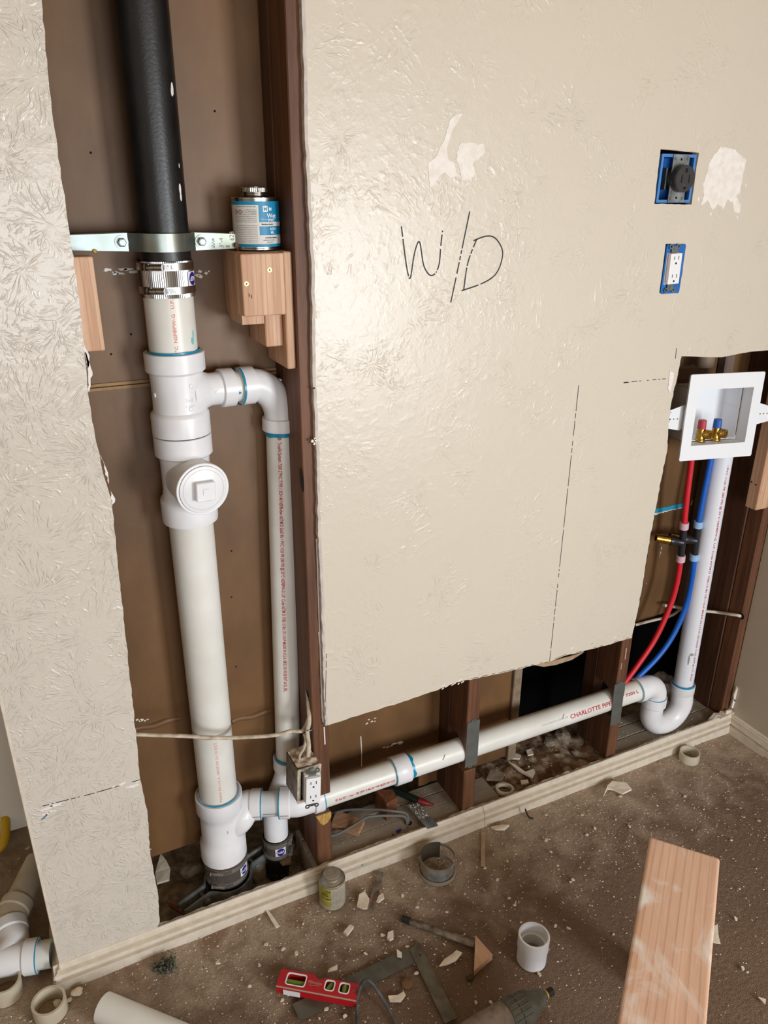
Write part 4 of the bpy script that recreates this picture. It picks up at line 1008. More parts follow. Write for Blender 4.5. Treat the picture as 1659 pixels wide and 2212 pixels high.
ring_patch(bm, cb, up, fn, cr_, .30, .52, ch-.0235, ch-.0135, .0009, 4)
ring_text(bm, 'MARTIN', .0080, cb, up, fn, cr_, .57, ch-.0215, .0009, bold=True) if False else ring_text(bm, 'M', .0080, cb, up, fn, cr_, .57, ch-.0215, .0009, bold=True)
ring_text(bm, 'Wet', .0110, cb, up, fn, cr_, .47, ch-.0335, .0009, bold=True)
ring_text(bm, 'PVC', .0075, cb, up, fn, cr_, .52, ch-.0400, .0009, bold=True); ring_text(bm, 'Pipe C', .0072, cb, up, fn, cr_, .48, ch-.0460, .0009, bold=True)
ring_text(bm, 'For wet or quick', .0042, cb, up, fn, cr_, .19, .0515, .0009)
ring_text(bm, 'ADH', .0062, cb, up, fn, cr_, .58, .0345, .0009, bold=True); ring_text(bm, 'ML', .0062, cb, up, fn, cr_, .62, .0285, .0009, bold=True)
link('label_title', bm, M_lblw, lab)
bm = BM(); ring_text(bm, 'M', .0085, cb, up, fn, cr_, .33, ch-.0215, .0013, bold=True); link('label_logo', bm, M_canblue, lab)
bm = BM(); ring_text(bm, 'Medium Bodied', .0036, cb, up, fn, cr_, .22, .0432, .0012, bold=True); link('label_title', bm, M_ink, lab)
bm = BM(); ring_text(bm, 'DANGER HARMFUL', .0030, cb, up, fn, cr_, .35, .0205, .0012, bold=True); ring_text(bm, 'HARMFUL OR FATAL', .0026, cb, up, fn, cr_, .25, .0165, .0012)
ring_text(bm, 'SEAL MUST', .0026, cb, up, fn, cr_, .42, .0130, .0012); link('label_warning', bm, M_ink, lab)

c0_ = at(722, 1962, Z=.004); b2 = Vector((c0_.x+.006, c0_.y+.026, .002)); r2_ = .0320; h2_ = .0755
c2 = can('primer_can', b2, r2_, h2_, 'small dirty can with a yellow and white label standing on the carpet', .0185, .016, M_tind, None)
f2 = (CAMP-b2); f2.z = 0; f2.normalize()
lb2 = link('label', ring_patch(BM(), b2, up, f2, r2_, -1.7, 1.7, .003, h2_-.004, .0003, 40), M_canfl, c2)
link('label_field', ring_patch(BM(), b2, up, f2, r2_, -1.5, -.10, .034, h2_-.006, .0006, 24), M_canyel, lb2)
link('label_field', ring_patch(BM(), b2, up, f2, r2_, -1.5, -.10, .014, .029, .0006, 24), M_canyel, lb2)
bm = BM()
for s_, z, sz, t0 in (('One', h2_-.015, .007, -.55), ('Flow', h2_-.023, .007, -.75), ('MEDIUM', h2_-.029, .005, -.9), ('CLEAR CEMENT', .036, .0046, -1.1)): ring_text(bm, s_, sz, b2, up, f2, r2_, t0, z, .0009, bold=True)
link('label_title', bm, M_ink, lb2)
bm = BM()
for i in range(15): ring_text(bm, 'Read the back panel carefully before', .0026, b2, up, f2, r2_, .0, h2_-.012-i*.0031, .0009, width=.9*r2_)
for i in range(3): ring_text(bm, 'NET CONTENT', .0026, b2, up, f2, r2_, .0, .014-i*.0032, .0009, width=.5*r2_)
link('small_print', bm, M_txtg, lb2)

# ------------------------------------------------------------------ pen marks, patches on the wall
rnd = random.Random(3)
def wline(pts, wid=.0022, gaps=0.0, sub=.006):
    bm = BM(); out = []
    for a, b in zip(pts, pts[1:]):
        n = max(1, int(math.hypot(b[0]-a[0], b[1]-a[1])/sub)); out += [Vector((a[0]+(b[0]-a[0])*i/n, YF, a[1]+(b[1]-a[1])*i/n)) for i in range(n)]
    out.append(Vector((pts[-1][0], YF, pts[-1][1])))
    return ribbon(bm, out, wid, (0, -1, 0), .0004, gaps, rnd)
def sm2(L): return [(p.x, p.y) for p in spline([Vector((a, b, 0)) for a, b in L], 6)]
W_ = [(.695, 1.572), (.704, 1.517), (.71, 1.488), (.716, 1.479), (.724, 1.524), (.734, 1.544), (.743, 1.505), (.751, 1.489), (.761, 1.481), (.772, 1.486), (.779, 1.504), (.781, 1.535), (.784, 1.563)]
I_ = [(.843, 1.597), (.828, 1.523), (.815, 1.46), (.808, 1.427)]
D_ = [(.851, 1.542), (.883, 1.551), (.905, 1.547), (.923, 1.526), (.924, 1.505), (.914, 1.481), (.895, 1.467), (.866, 1.457), (.832, 1.449)]
D2 = [(.862, 1.546), (.844, 1.502), (.837, 1.45)]
for L, g in ((W_, .05), (I_, .22), (D_, .1), (D2, .12)): link('handwritten_letter', wline(sm2(L), .0026, g, .003), M_ink, wall_main)
for a, b, g, wd in (((1250, 832), (1187, 1430), .12, .0016), ((1461, 752), (1459, 775), .2, .0016), ((1347, 826), (1450, 817), .45, .0016), ((673, 840), (680, 838), 0, .0030), ((705, 1412), (702, 1560), .25, .0012), ((1347, 827), (1358, 826), 0, .0022)):
    link('cut_line', wline([XZ(*a), XZ(*b)], wd, g), M_ink, wall_main)
link('cut_line', wline([(x+.0015, z) for x, z in side_open[4:-3]], .0014, .5), M_ink, wall_main)
link('cut_line', wline([(x, z+.003) for x, z in bot if x > .9], .0012, .55), M_ink, wall_main)
def patch(outline, name, par, m, seed, amp=.003, y=YF, thick=.0007):
    lp = rough_line([XZ(*p) for p in outline]+[XZ(*outline[0])], .004, amp, seed)[:-1]
    return link(name, plate_xz([lp], y-thick, y+.0005), m, par)
patch([(1556, 316), (1585, 322), (1612, 346), (1606, 370), (1598, 415), (1590, 425), (1600, 445), (1597, 462), (1585, 458), (1583, 437), (1572, 430), (1562, 452), (1550, 440), (1540, 455), (1528, 432), (1512, 448), (1520, 420), (1518, 400), (1535, 345)], 'spackle_patch', wall_main, M_spack, 31, .0016)
patch([(996, 308), (1016, 308), (1028, 311), (1045, 311), (1045, 333), (1030, 346), (1022, 352), (1025, 378), (1010, 390), (996, 388), (990, 360), (985, 345), (990, 318)], 'spackle_patch', wall_main, M_spack, 32, .0016)
patch([(985, 247), (998, 246), (984, 270), (976, 282), (968, 310), (964, 325), (968, 345), (982, 352), (985, 380), (972, 384), (960, 372), (948, 382), (938, 400), (928, 405), (926, 385), (924, 352), (945, 335), (950, 318), (960, 300), (965, 280), (972, 258)], 'spackle_patch', wall_main, M_spack, 33, .0009)
for i, (px, py, s) in enumerate(((925, 505, 8), (905, 548, 9), (911, 582, 8), (1592, 470, 4), (1535, 462, 5), (1610, 400, 4), (1508, 430, 5), (1008, 398, 5))):
    rr = random.Random(i); patch([(px+math.cos(a)*s*.55*rr.uniform(.5, 1), py+math.sin(a)*s*rr.uniform(.6, 1.3)) for a in [k*PI/4 for k in range(8)]], 'spackle_spot', wall_main, M_spack, 40+i, .0006)
eb = [(x+.0004, z) for x, z in left_edge]; eb2 = [(x+.0062+.0008*noise.noise(Vector((z*30, 0, 0))), z) for x, z in reversed(left_edge)]
link('cut_edge_band', plate_xz([eb+eb2], YF-.0004, YF+.0008), mat('lilac grey cut edge', rgb(186, 176, 172), .7, col2=rgb(204, 194, 184), nscale=60), wall_main)  # added band on the face, standing in for the sheet's cut edge
rr = random.Random(12)
for i in range(16):
    x = rr.choice((rr.uniform(.80, .92), rr.uniform(.80, .92), rr.uniform(.55, 1.4))); z = .494+rr.uniform(.0, .012); w2, h2_ = rr.uniform(.002, .010), rr.uniform(.001, .003)
    lp = [(x+math.cos(a*PI/4)*w2*rr.uniform(.5, 1), z+math.sin(a*PI/4)*h2_*rr.uniform(.5, 1)+math.cos(a*PI/4)*w2*.3) for a in range(8)]
    link('torn_plaster', plate_xz([lp], YF-.0008, YF+.001), M_caulk, wall_main)
# crack with scuffs on the narrow strip
link('score_line', wline([XZ(92, 1741), XZ(200, 1714), XZ(303, 1684)], .0017, .28, .004), M_ink, wall_left)
for i, (px, py, w_, h_) in enumerate(((100, 1745, 14, 5), (118, 1738, 16, 4), (98, 1757, 9, 4), (105, 1752, 18, 3), (285, 1697, 16, 4), (262, 1692, 9, 5), (296, 1688, 6, 3), (245, 1698, 5, 3))):
    patch([(px-w_, py+h_*.9), (px, py-h_*.3), (px+w_, py-h_*1.2), (px+w_*.8, py+h_*.2), (px, py+h_)], 'scuff', wall_left, M_spack, 60+i, .0012)
patch([(88, 1772), (94, 1765), (100, 1757), (103, 1760), (96, 1768)], 'blue_scuff', wall_left, mat('blue grey scuff', rgb(96, 120, 150), .7), 70, .0008)
for i, (a, b) in enumerate((((182, 742), (190, 800)), ((186, 760), (193, 850)), ((219, 985), (236, 1048)), ((240, 1063), (243, 1100)))):
    p, q = XZ(*a), XZ(*b); lp = rough_line([p, (p[0]+.006, (p[1]+q[1])/2), q, p], .006, .0018, 80+i)[:-1]
    link('torn_edge', plate_xz([lp], -.006, -.002), M_caulk, wall_left)
# torn plaster along the main sheet's left edge, the chip near y=950 and the right corner
smear(684, 952, .018, .012, YF, wall_main, M_caulk, 90, 'torn_plaster', 7)
patch([(1446, 800), (1455, 806), (1452, 825), (1446, 850), (1442, 838), (1444, 822)], 'torn_plaster', wall_main, M_caulk, 91, .0012, thick=.002)
lp = [XZ(*p) for p in ((1155, 1437), (1180, 1431), (1230, 1418), (1262, 1408), (1235, 1425), (1200, 1436), (1175, 1440))]
link('curled_paper', plate_xz([lp], YF-.001, YF+.002), M_chipt, wall_main)
bm = BM(); tube(bm, [(.5105, -.001, .50+.02*i) for i in range(24)], .0014, 6); link('caulk_bead', bm, M_caulk, sA)

# right corner: torn plaster hanging along wall_right, opening edge
def edge_yz(pxs, X): return [(at(px, py, X=X).y, at(px, py, X=X).z) for px, py in pxs]
tw = [(-.0, 1.25)]+[(-.0005, 1.2)]
rnd2 = random.Random(9)
for i, (px, py, w_, h_) in enumerate(((1638, 1290, 5, 24), (1632, 1330, 5, 20), (1628, 1370, 4, 22), (1620, 1385, 4, 14), (1588, 1500, 5, 18), (1583, 1520, 4, 14), (1572, 1540, 9, 10), (1650, 1240, 3, 22))):
    p = at(px, py, Y=-.0135); s = 1/600
    lp = [(p.x+math.cos(a*PI/5)*w_*s*rnd2.uniform(.5, 1.2), p.z+math.sin(a*PI/5)*h_*s*rnd2.uniform(.6, 1.2)) for a in range(10)]
    link('torn_plaster', plate_xz([lp], -.0165, -.0125), M_caulk if i % 2 else M_chip, bpy.data.objects['wall_front_remnant'])

# ------------------------------------------------------------------ outlets
def duplex(name, c, M, label, w_=.0335, h=.067, depth=.010, body=.03, box_=None, tilt=0):
    t = thing(name, tuple(M @ Vector((0, 0, 0))), label, 'outlet')
    R3 = M.to_3x3()
    link('outlet_face', bx((-w_/2, -depth, -h/2), (w_/2, 0, h/2), .0015, M, 2), M_outlet, t)
    link('outlet_body', bx((-w_/2-.001, .0015, -h/2-.001), (w_/2+.001, body, h/2+.001), .001, M), M_outlet, t)
    bm = BM()
    for zc in (.0195, -.0195):
        for xx, hh in ((-.0063, .0036), (.0063, .0042)): box(bm, (xx-.0009, -depth-.0002, zc+.004-hh), (xx+.0009, -depth+.0005, zc+.004+hh), 0, M)
        lathe(bm, [(0, .0024), (.0003, .0024), (.0003, 0)], M @ Vector((0, -depth, zc-.0075)), R3 @ Vector((0, -1, 0)), 10)
        box(bm, (-.0024, -depth-.0002, zc-.0085), (.0024, -depth+.0004, zc-.0068), 0, M)
    link('contact_slot', bm, M_dark, t)
    for s in (-1, 1):
        bm = BM()
        box(bm, (-.0085, -.0015, s*(h/2+.0065)-.0085), (.0085, 0, s*(h/2+.0065)+.0085), .0005, M)
        for sx in (-1, 1):
            c0 = M @ Vector((sx*.0110, -.0008, s*(h/2+.014))); lathe(bm, [(-.0006, .0028), (-.0006, .0055), (.0008, .0055), (.0008, .0028), (-.0006, .0028)], c0, R3 @ Vector((0, -1, 0)), 14)
        lathe(bm, [(.0012, .0035), (.0028, .003), (.0028, 0)], M @ Vector((0, 0, s*(h/2+.0085))), R3 @ Vector((0, -1, 0)), 12)
        link('mounting_strap', bm, M_zinc, t)
    return t
dm = at(1452, 580, Y=-.018); 
Md = Matrix.Translation((dm.x, -.0175, dm.z)) @ Matrix.Rotation(math.radians(-1.2), 4, 'Y')
bb = thing('electrical_box', (dm.x, .02, dm.z-.05), 'slim blue plastic electrical box around the white outlet', 'electrical box')
xs_ = [p[0] for p in dec_hole]; x0, x1 = min(xs_)+.004, max(xs_)-.004; zz = [p[1] for p in dec_hole]; z0, z1 = min(zz), max(zz)
xc = (x0+x1)/2
out = rrect(x0-.001, x1+.001, z0+.001, z1-.001, .005)
inn = rect(x0+.006, x1-.006, z0+.022, z1-.022)
link('box_rim', plate_xz([out, inn], -.0145, -.011), M_bbox, bb)
bm = BM(); t_ = .0015
for lo, hi in (((x0, -.011, z0+.004), (x0+t_, .05, z1-.004)), ((x1-t_, -.011, z0+.004), (x1, .05, z1-.004)), ((x0, -.011, z0+.004), (x1, .05, z0+.006)), ((x0, -.011, z1-.006), (x1, .05, z1-.004)), ((x0, .048, z0+.004), (x1, .05, z1-.004))): box(bm, lo, hi)
link('box_shell', bm, M_bbox, bb)
duplex('wall_outlet', None, Md, 'white decorator outlet in a slim blue box, below the black dryer socket')

# dryer receptacle
dc = [XZ(1433, 333), XZ(1506, 338), XZ(1490, 440), XZ(1416, 438)]
x0 = (dc[0][0]+dc[3][0])/2; x1 = (dc[1][0]+dc[2][0])/2; z1 = dc[0][1]+.001; z0 = dc[3][1]; 
db = thing('electrical_box', ((x0+x1)/2, .02, z0), 'wide blue plastic electrical box around the black dryer socket', 'electrical box')
link('box_rim', plate_xz([rrect(x0, x1, z0, z1, .002), rect(x0+.006, x1-.006, z0+.006, z1-.006)], -.012, -.006), mat('light blue box rim', rgb(70, 130, 200), .4), db)
bm = BM()
for lo, hi in (((x0+.003, -.006, z0+.003), (x0+.0055, .06, z1-.003)), ((x1-.0055, -.006, z0+.003), (x1-.003, .06, z1-.003)), ((x0+.003, -.006, z0+.003), (x1-.003, .06, z0+.0055)), ((x0+.003, -.006, z1-.0055), (x1-.003, .06, z1-.003)), ((x0+.003, .058, z0+.003), (x1-.003, .06, z1-.003))): box(bm, lo, hi)
link('box_shell', bm, M_bbox, db)
pc = at(1463, 386, Y=-.013); sx = .0245; 
rc = thing('dryer_socket', (pc.x, -.013, pc.z), 'round black four-slot dryer socket on a grey metal strap in the blue box', 'outlet')
hz = (z1-z0)/2-.001; zm = (z0+z1)/2; xm = (x0+x1)/2+.0045
def circ(cx, cz, r, n=10): return [(cx+r*math.cos(-2*PI*k/n), cz+r*math.sin(-2*PI*k/n)) for k in range(n)]
hl = [circ(xm, zm+s*(hz-.009), .0028) for s in (-1, 1)]+[circ(xm+k*.017, zm+s*(hz-.021), .0013, 6) for s in (-1, 1) for k in (-1, 0, 1)]
link('mounting_strap', plate_xz([rect(xm-.0232, xm+.0232, zm-hz, zm+hz)]+hl, -.0145, -.0128), M_zincd, rc)
bm = BM()
for s in (-1, 1):
    for k in (-1, 1): lathe(bm, [(0, .0033), (.0012, .003), (.0012, 0)], (xm+k*.0178, -.0145, zm+s*(hz-.008)), (0, -1, 0), 12)
link('strap_screw', bm, M_zinc, rc, True)
fc = Vector((xm, -.0145, zm))
link('socket_body', lathe(BM(), [(-.02, .0), (-.02, .0255), (0, .0262), (.004, .0265), (.006, .0275), (.017, .0275), (.019, .0265), (.019, 0)], fc, (0, -1, 0), 48), mat('charcoal plastic', rgb(52, 52, 54), .4), rc, True)
bm = BM()
for dx in (-.0105, .0105): box(bm, (xm+dx-.0012, -.0340, zm-.0085), (xm+dx+.0012, -.0334, zm+.0075))
box(bm, (xm-.003, -.0340, zm+.012), (xm+.003, -.0334, zm+.0205)); box(bm, (xm-.0025, -.0340, zm-.021), (xm+.004, -.0334, zm-.017)); box(bm, (xm-.0008, -.0340, zm-.021), (xm+.0008, -.0334, zm-.013))
link('contact_slot', bm, M_dark, rc)
link('centre_screw', lathe(BM(), [(0, .0022), (.0006, .002), (.0006, 0)], (xm-.002, -.0335, zm-.0135), (0, -1, 0), 10), M_zinc, rc)
bm = BM(); box(bm, (xm-.030, -.006, zm-.022), (xm-.026, .02, zm+.022), .0005); link('side_terminal', bm, M_zinc, rc)

# metal box with outlet hanging at the foot of the cut stud
ob2 = thing('metal_outlet_box', (.4475, -.03, .32), 'rusty metal electrical box with a white outlet hanging on the cut stud above the drain', 'electrical box')
Mb = Matrix.Translation((.4535, -.035, .368)) @ Matrix.Rotation(math.radians(3), 4, 'Y') @ Matrix.Rotation(math.radians(3), 4, 'Z')
M_mbox = mat('dark dusty steel box', rgb(92, 82, 72), .5, .5, col2=rgb(150, 134, 116), nscale=40)
bm = BM(); t_ = .002; hx, hz_, dp = .0265, .0475, .058
for lo, hi in (((-hx, -.012, -hz_), (-hx+t_, dp, hz_)), ((hx-t_, -.012, -hz_), (hx, dp, hz_)), ((-hx, -.012, -hz_), (hx, dp, -hz_+t_)), ((-hx, -.012, hz_-t_), (hx, dp, hz_)), ((-hx, dp-t_, -hz_), (hx, dp, hz_))): box(bm, lo, hi, 0, Mb)
link('box_shell', bm, M_mbox, ob2)
def mf(y): return lambda u, v: Mb @ Vector((u, y, v))
link('box_flange', prism([rrect(-hx-.002, hx+.004, -hz_-.001, hz_+.001, .004), rect(-hx+.006, hx-.004, -hz_+.006, hz_-.006)], mf(-.0150), mf(-.0120)), mat('paint crusted steel', rgb(206, 194, 176), .7, col2=rgb(140, 128, 112), nscale=60), ob2)
bm = noisy_grid(-hx, hx, -.012, dp, 14, 16, lambda x, y: 0)
for v in bm.verts: v.co = Mb @ Vector((v.co.x, v.co.y, hz_+.002+.005*max(0, noise.noise(Vector((v.co.x*90, v.co.y*90, 2)))+.3)))
link('plaster_crust', bm, mat('brown white plaster crust', rgb(150, 122, 96), .9, col2=rgb(214, 202, 188), nscale=60, bump=.002, bscale=200), ob2, True)
Mo = Matrix.Translation(Mb @ Vector((.002, -.030, -.001))) @ Matrix.Rotation(math.radians(3), 4, 'Y') @ Matrix.Rotation(math.radians(-6), 4, 'Z')
duplex('hanging_outlet', None, Mo, 'white outlet hanging proud of the rusty metal box on the cut stud', h=.072, w_=.0345)

# cables
def cable(name, pts, r, m, label, flat=1.0, seg=12):
    return tag(link(name, tube(BM(), spline(pts, 8), r, seg, flat=flat), m, smooth=True), label, 'cable')
cable('cable', [at(285, 1586, Y=.012), at(340, 1588, Y=.010), at(400, 1590, Y=.004), at(480, 1594, Y=.000), at(560, 1591, Y=.004), at(600, 1587, Y=.008), at(630, 1579, Y=.01), at(655, 1577, Y=.012), Vector((.489, .02, .505))], .0055, M_cable, 'dirty flat cable running across both white pipes to the cut stud', .7)
bs1 = Mb @ Vector((-.008, .02, hz_)); bs2 = Mb @ Vector((.010, .016, hz_))
c_a = cable('cable', [Vector((.490, .035, .560)), at(668, 1556, Y=.0), at(664, 1580, Y=-.004), at(667, 1610, Y=-.012), at(666, 1632, Y=-.018), bs2-Vector((0, 0, .008))], .0050, M_cable, 'dusty cable leaving the hole in the cut stud and entering the metal box', .7)
link('staple', tube(BM(), arc(at(667, 1574, Y=-.004), (1, 0, 0), (0, 1, 0), .008, 0, 2*PI, 12), .0009, 6), M_zinc, c_a)
cable('cable', [at(657, 1585, Y=.004), at(660, 1600, Y=-.002), at(655, 1618, Y=-.012), at(647, 1632, Y=-.018), bs1-Vector((0, 0, .008))], .0048, M_cable, 'dusty cable entering the metal box left of the other one', .7)
p = at(664, 1545, Y=0)
link('bored_hole', lathe(BM(), [(0, 0), (0, .009)], (.4855, .025, .560), (-1, 0, 0), 16), M_dark, sA)
cable('cable', [at(1372, 1350, Y=.125), at(1410, 1340, Y=.12), at(1440, 1333, Y=.12), at(1462, 1322, Y=.125), at(1480, 1300, Y=.135)], .0055, M_cablew, 'white cable behind the red and blue pipes in the dark opening', .7)
cable('cable', [Vector((1.68, .11, .46)), at(1514, 1319, Y=.085), at(1545, 1322, X=1.875), at(1580, 1327, X=1.882), at(1598, 1330, X=1.893), Vector((1.91, .03, .405))], .0058, M_cablew, 'cream cable crossing behind the standpipe into the corner stud', .8)
hp = at(1601, 1331, X=1.896); link('bored_hole', lathe(BM(), [(0, 0), (0, .011)], (1.8965, hp.y, hp.z), (-1, 0, 0), 16), M_dark, sD)

# ------------------------------------------------------------------ inside the bays, low down
def dirt(name, x0, x1, y0, y1, base, amp, m, nx=60, ny=24, seed=0):
    return stuff(tag(link(name, noisy_grid(x0, x1, y0, y1, nx, ny, lambda x, y: base(x, y)+amp*noise.fractal(Vector((x*22, y*22, seed)), 1, 2, 4)), m, smooth=True), '', 'debris'))
d1 = dirt('dirt_bed', .02, .485, -.0, .24, lambda x, y: (-.035 if x < .24 else -.045)+.035*max(0, 1-y/.05), .014, M_dirt, 80, 40, 3); d1['label'] = 'loose dirt and rubble around the foot of the two white pipes'
d2 = dirt('dirt_bed', .95, 1.418, .0, .42, lambda x, y: .022+.016*(x-.95)/.46-.03*max(0, y-.13)*3, .010, M_dirtr, 80, 50, 5); d2['label'] = 'reddish sawdust and plaster rubble between the middle stud and the trap stud'
d3 = dirt('dirt_bed', 1.42, 1.95, .139, .45, lambda x, y: .02, .012, M_dirt, 50, 20, 9); d3['label'] = 'dark dusty rubble behind the trap'
# debris thrown on the beds
def crumbs(name, n, region, zf, smin, smax, m, label, seed, tris=True):
    rnd = random.Random(seed); bm = BM()
    for _ in range(n):
        x, y = region(rnd)
        if x is None: continue
        z = zf(x, y); s = smin+(smax-smin)*rnd.random()**3; a = rnd.uniform(0, 2*PI)
        q = [Vector((math.cos(a+k*2.1+rnd.uniform(-.4, .4))*s*rnd.uniform(.5, 1), math.sin(a+k*2.1)*s*rnd.uniform(.3, 1), rnd.uniform(0, s*.3))) for k in range(3)]
        top = Vector((0, 0, s*.45)); P = Vector((x, y, z))
        v = [bm.verts.new(P+k) for k in q]+[bm.verts.new(P+top)]
        bm.faces.new((v[0], v[1], v[3])); bm.faces.new((v[1], v[2], v[3])); bm.faces.new((v[2], v[0], v[3]))
    return stuff(tag(link(name, bm, m), label, 'debris'))
def reg_floor(rnd):
    x = rnd.uniform(-.3, 1.9); y = -.03-abs(rnd.gauss(0, .33))
    if y < -1.05 or (y > -.035): return None, None
    return x, y
crumbs('plaster_crumbs', 8500, reg_floor, lambda x, y: .001, .0008, .0042, M_chip, 'fine pale plaster crumbs scattered over the brown carpet', 12)
crumbs('plaster_crumbs', 900, lambda r: (r.uniform(-.12, 1.9), -.03-abs(r.gauss(0, .05))), lambda x, y: .001, .001, .0045, M_chipt, 'brownish paper crumbs along the baseboard', 13)
crumbs('plaster_crumbs', 350, lambda r: (r.uniform(.96, 1.41), r.uniform(.0, .13)), lambda x, y: .03, .001, .006, M_chip, 'pale crumbs on the rubble between the studs', 14)
crumbs('plaster_crumbs', 260, lambda r: (r.uniform(.53, .91), r.uniform(.0, .13)), lambda x, y: .0475, .0006, .0028, M_chip, 'pale crumbs on the grey boards under the drain pipe', 15)
crumbs('plaster_crumbs', 260, lambda r: (r.uniform(1.46, 1.88), r.uniform(.0, .13)), lambda x, y: .0475, .0008, .0045, M_chip, 'pale crumbs on the grey boards around the trap', 16)
crumbs('plaster_crumbs', 300, lambda r: (r.uniform(.1, .47), r.uniform(.0, .12)), lambda x, y: -.02+.02*max(0, 1-y/.05), .001, .007, M_conc, 'grey rubble crumbs around the pipe stubs', 17)

def rock(name, c, s, m, label, cat, seed, flat=.5, group=None, par=None):
    bm = BM(); bmesh.ops.create_icosphere(bm, subdivisions=2, radius=1); rr = random.Random(seed)
    sc = Vector((s*rr.uniform(.8, 1.1), s*rr.uniform(.7, 1), s*flat))
    for v in bm.verts:
        k = 1+.35*noise.noise(v.co*1.3+Vector((seed, 0, 0))); v.co = Vector((v.co.x*sc.x*k, v.co.y*sc.y*k, max(v.co.z, -.6)*sc.z*k))+Vector(c)
    return tag(link(name, bm, m), label, cat, group)
rock('rubble_lump', at(1215, 1592, Z=.04), .030, M_conc, 'largest broken concrete lump behind the drain in the right rubble bed', 'rubble', 1)
rock('rubble_lump', at(1190, 1603, Z=.035), .022, M_conc, 'grey lump left of the largest broken concrete lump', 'rubble', 2)
rock('rubble_lump', at(1243, 1626, Z=.04), .014, M_conc, 'small pale lump beside the dark foot of the trap stud', 'rubble', 3)
rock('rubble_lump', at(555, 1885, Z=-.01), .026, M_conc, 'tall brown lump between the two pipe stubs', 'rubble', 4, 1.4)
rock('rubble_lump', at(510, 1925, Z=-.02), .008, M_chip, 'small pebble in front of the stack foot', 'rubble', 5)
rock('rubble_slab', at(425, 1925, Z=-.01), .034, M_conc, 'flat broken concrete slab under the lower clamp', 'rubble', 6, .25)
rock('rubble_slab', at(420, 1880, Z=.0), .034, M_conc, 'concrete slab behind the lower clamp', 'rubble', 7, .4)
rock('rubble_lump', at(1388, 1472, Z=.05), .018, M_conc, 'dark lump behind the trap elbow', 'rubble', 8)
def flake(name, pts, z, th, m, label, cat='plaster piece', group=None, lift=(0, 0, 0), pz=None, parent=None, m2=None):
    """piece outlined in the photograph, lying at height z; lift raises its outline points"""
    P = [at(x, y, Z=z) for x, y in pts]; c = sum(P, Vector())/len(P)
    rr = random.Random(int(pts[0][0]*7+pts[0][1])); tx, ty = rr.uniform(-.12, .12), rr.uniform(-.12, .12)
    def g(u, v, k): zz = abs((u-c.x)*tx+(v-c.y)*ty); return Vector((u, v, z+zz+k))
    bm = prism([[(p.x, p.y) for p in P]], lambda u, v: g(u, v, th), lambda u, v: g(u, v, 0))
    return tag(link(name, bm, m), label, cat, group)
flake('plaster_piece', [(342, 1868), (348, 1850), (360, 1864), (368, 1880), (366, 1905), (340, 1915), (336, 1890)], .005, .006, M_chip, 'torn cream plaster piece leaning in the dirt behind the wall strip')
flake('plaster_piece', [(362, 1954), (372, 1956), (408, 1975), (412, 1982), (398, 1980), (366, 1962)], .0, .006, wood_mat('reddish splinter', rgb(140, 80, 50), rgb(100, 54, 34), 0), 'reddish wood splinter in the dirt at the left of the hole', 'splinter')
for i, (L, lab) in enumerate((([(1092, 1632), (1108, 1628), (1125, 1634), (1122, 1642), (1100, 1640)], 'curled pale scrap at the far left of the rubble bed'), ([(1098, 1650), (1112, 1655), (1135, 1670), (1152, 1665), (1155, 1672), (1150, 1684), (1120, 1668)], 'long curved paper-faced plaster piece in the middle of the rubble bed'),
    ([(1124, 1688), (1140, 1687), (1142, 1694), (1126, 1697)], 'small square chip near the baseboard in the rubble bed'), ([(1060, 1665), (1090, 1672), (1084, 1690), (1050, 1686)], 'grey stained plaster piece next to the middle stud'), ([(1136, 1624), (1148, 1620), (1152, 1632), (1140, 1634)], 'small light chip behind the curved plaster piece'))):
    flake('plaster_piece', L, .038, .005, M_chip if i != 3 else M_conc, lab)
rl = at(1090, 1706, Z=.045)
tag(link('pipe_ring', lathe(BM(), [(0, .020), (0, .027), (.010, .027), (.010, .020), (0, .020)], rl-Vector((0, 0, .004)), (0.1, .1, 1), 28), M_pipeo, smooth=True), 'dusty plastic ring lying in the rubble bed beside the middle stud', 'pipe ring')
flake('plaster_piece', [(1558, 1480), (1590, 1490), (1584, 1530), (1572, 1540)], .05, .004, M_chip, 'upright torn plaster piece in the right corner by the baseboard')
flake('plaster_piece', [(1562, 1524), (1585, 1532), (1592, 1540), (1556, 1556), (1550, 1548)], .062, .003, M_chip, 'torn cream plaster corner on top of the right end of the baseboard')

# things on the grey boards between the first two studs
def obox(name, corners_px, z0, h, m, label, cat):
    P = [at(x, y, Z=z0+h) for x, y in corners_px]
    bm = BM(); A = [bm.verts.new(p) for p in P]; B = [bm.verts.new(p-Vector((0, 0, h))) for p in P]
    bm.faces.new(A); bm.faces.new(B[::-1]); n = len(P)
    for k in range(n): bm.faces.new((A[k], A[(k+1) % n], B[(k+1) % n], B[k]))
    bmesh.ops.recalc_face_normals(bm, faces=bm.faces)
    return tag(link(name, bm, m), label, cat)
M_scrap = wood_mat('scrap fir', rgb(186, 146, 114), rgb(160, 118, 86), 0, rings=60, lo=.4, lines=90)
M_scrapd = wood_mat('old scrap wood', rgb(132, 82, 54), rgb(96, 56, 36), 2, rings=60, dust=.05)
sc1 = obox('scrap_board', [(727, 1750), (787, 1771), (774, 1797), (716, 1778)], .049, .018, M_scrap, 'thin sawn wood offcut with a yellow corner on the grey boards', 'wood scrap')
blk = obox('wood_block', [(811, 1707), (848, 1705), (858, 1722), (835, 1735)], .048, .062, M_scrapd, 'old brown wood block standing on the grey boards under the pipe coupling', 'wood block')
hc_ = Vector((hole.x, hole.y, .03))
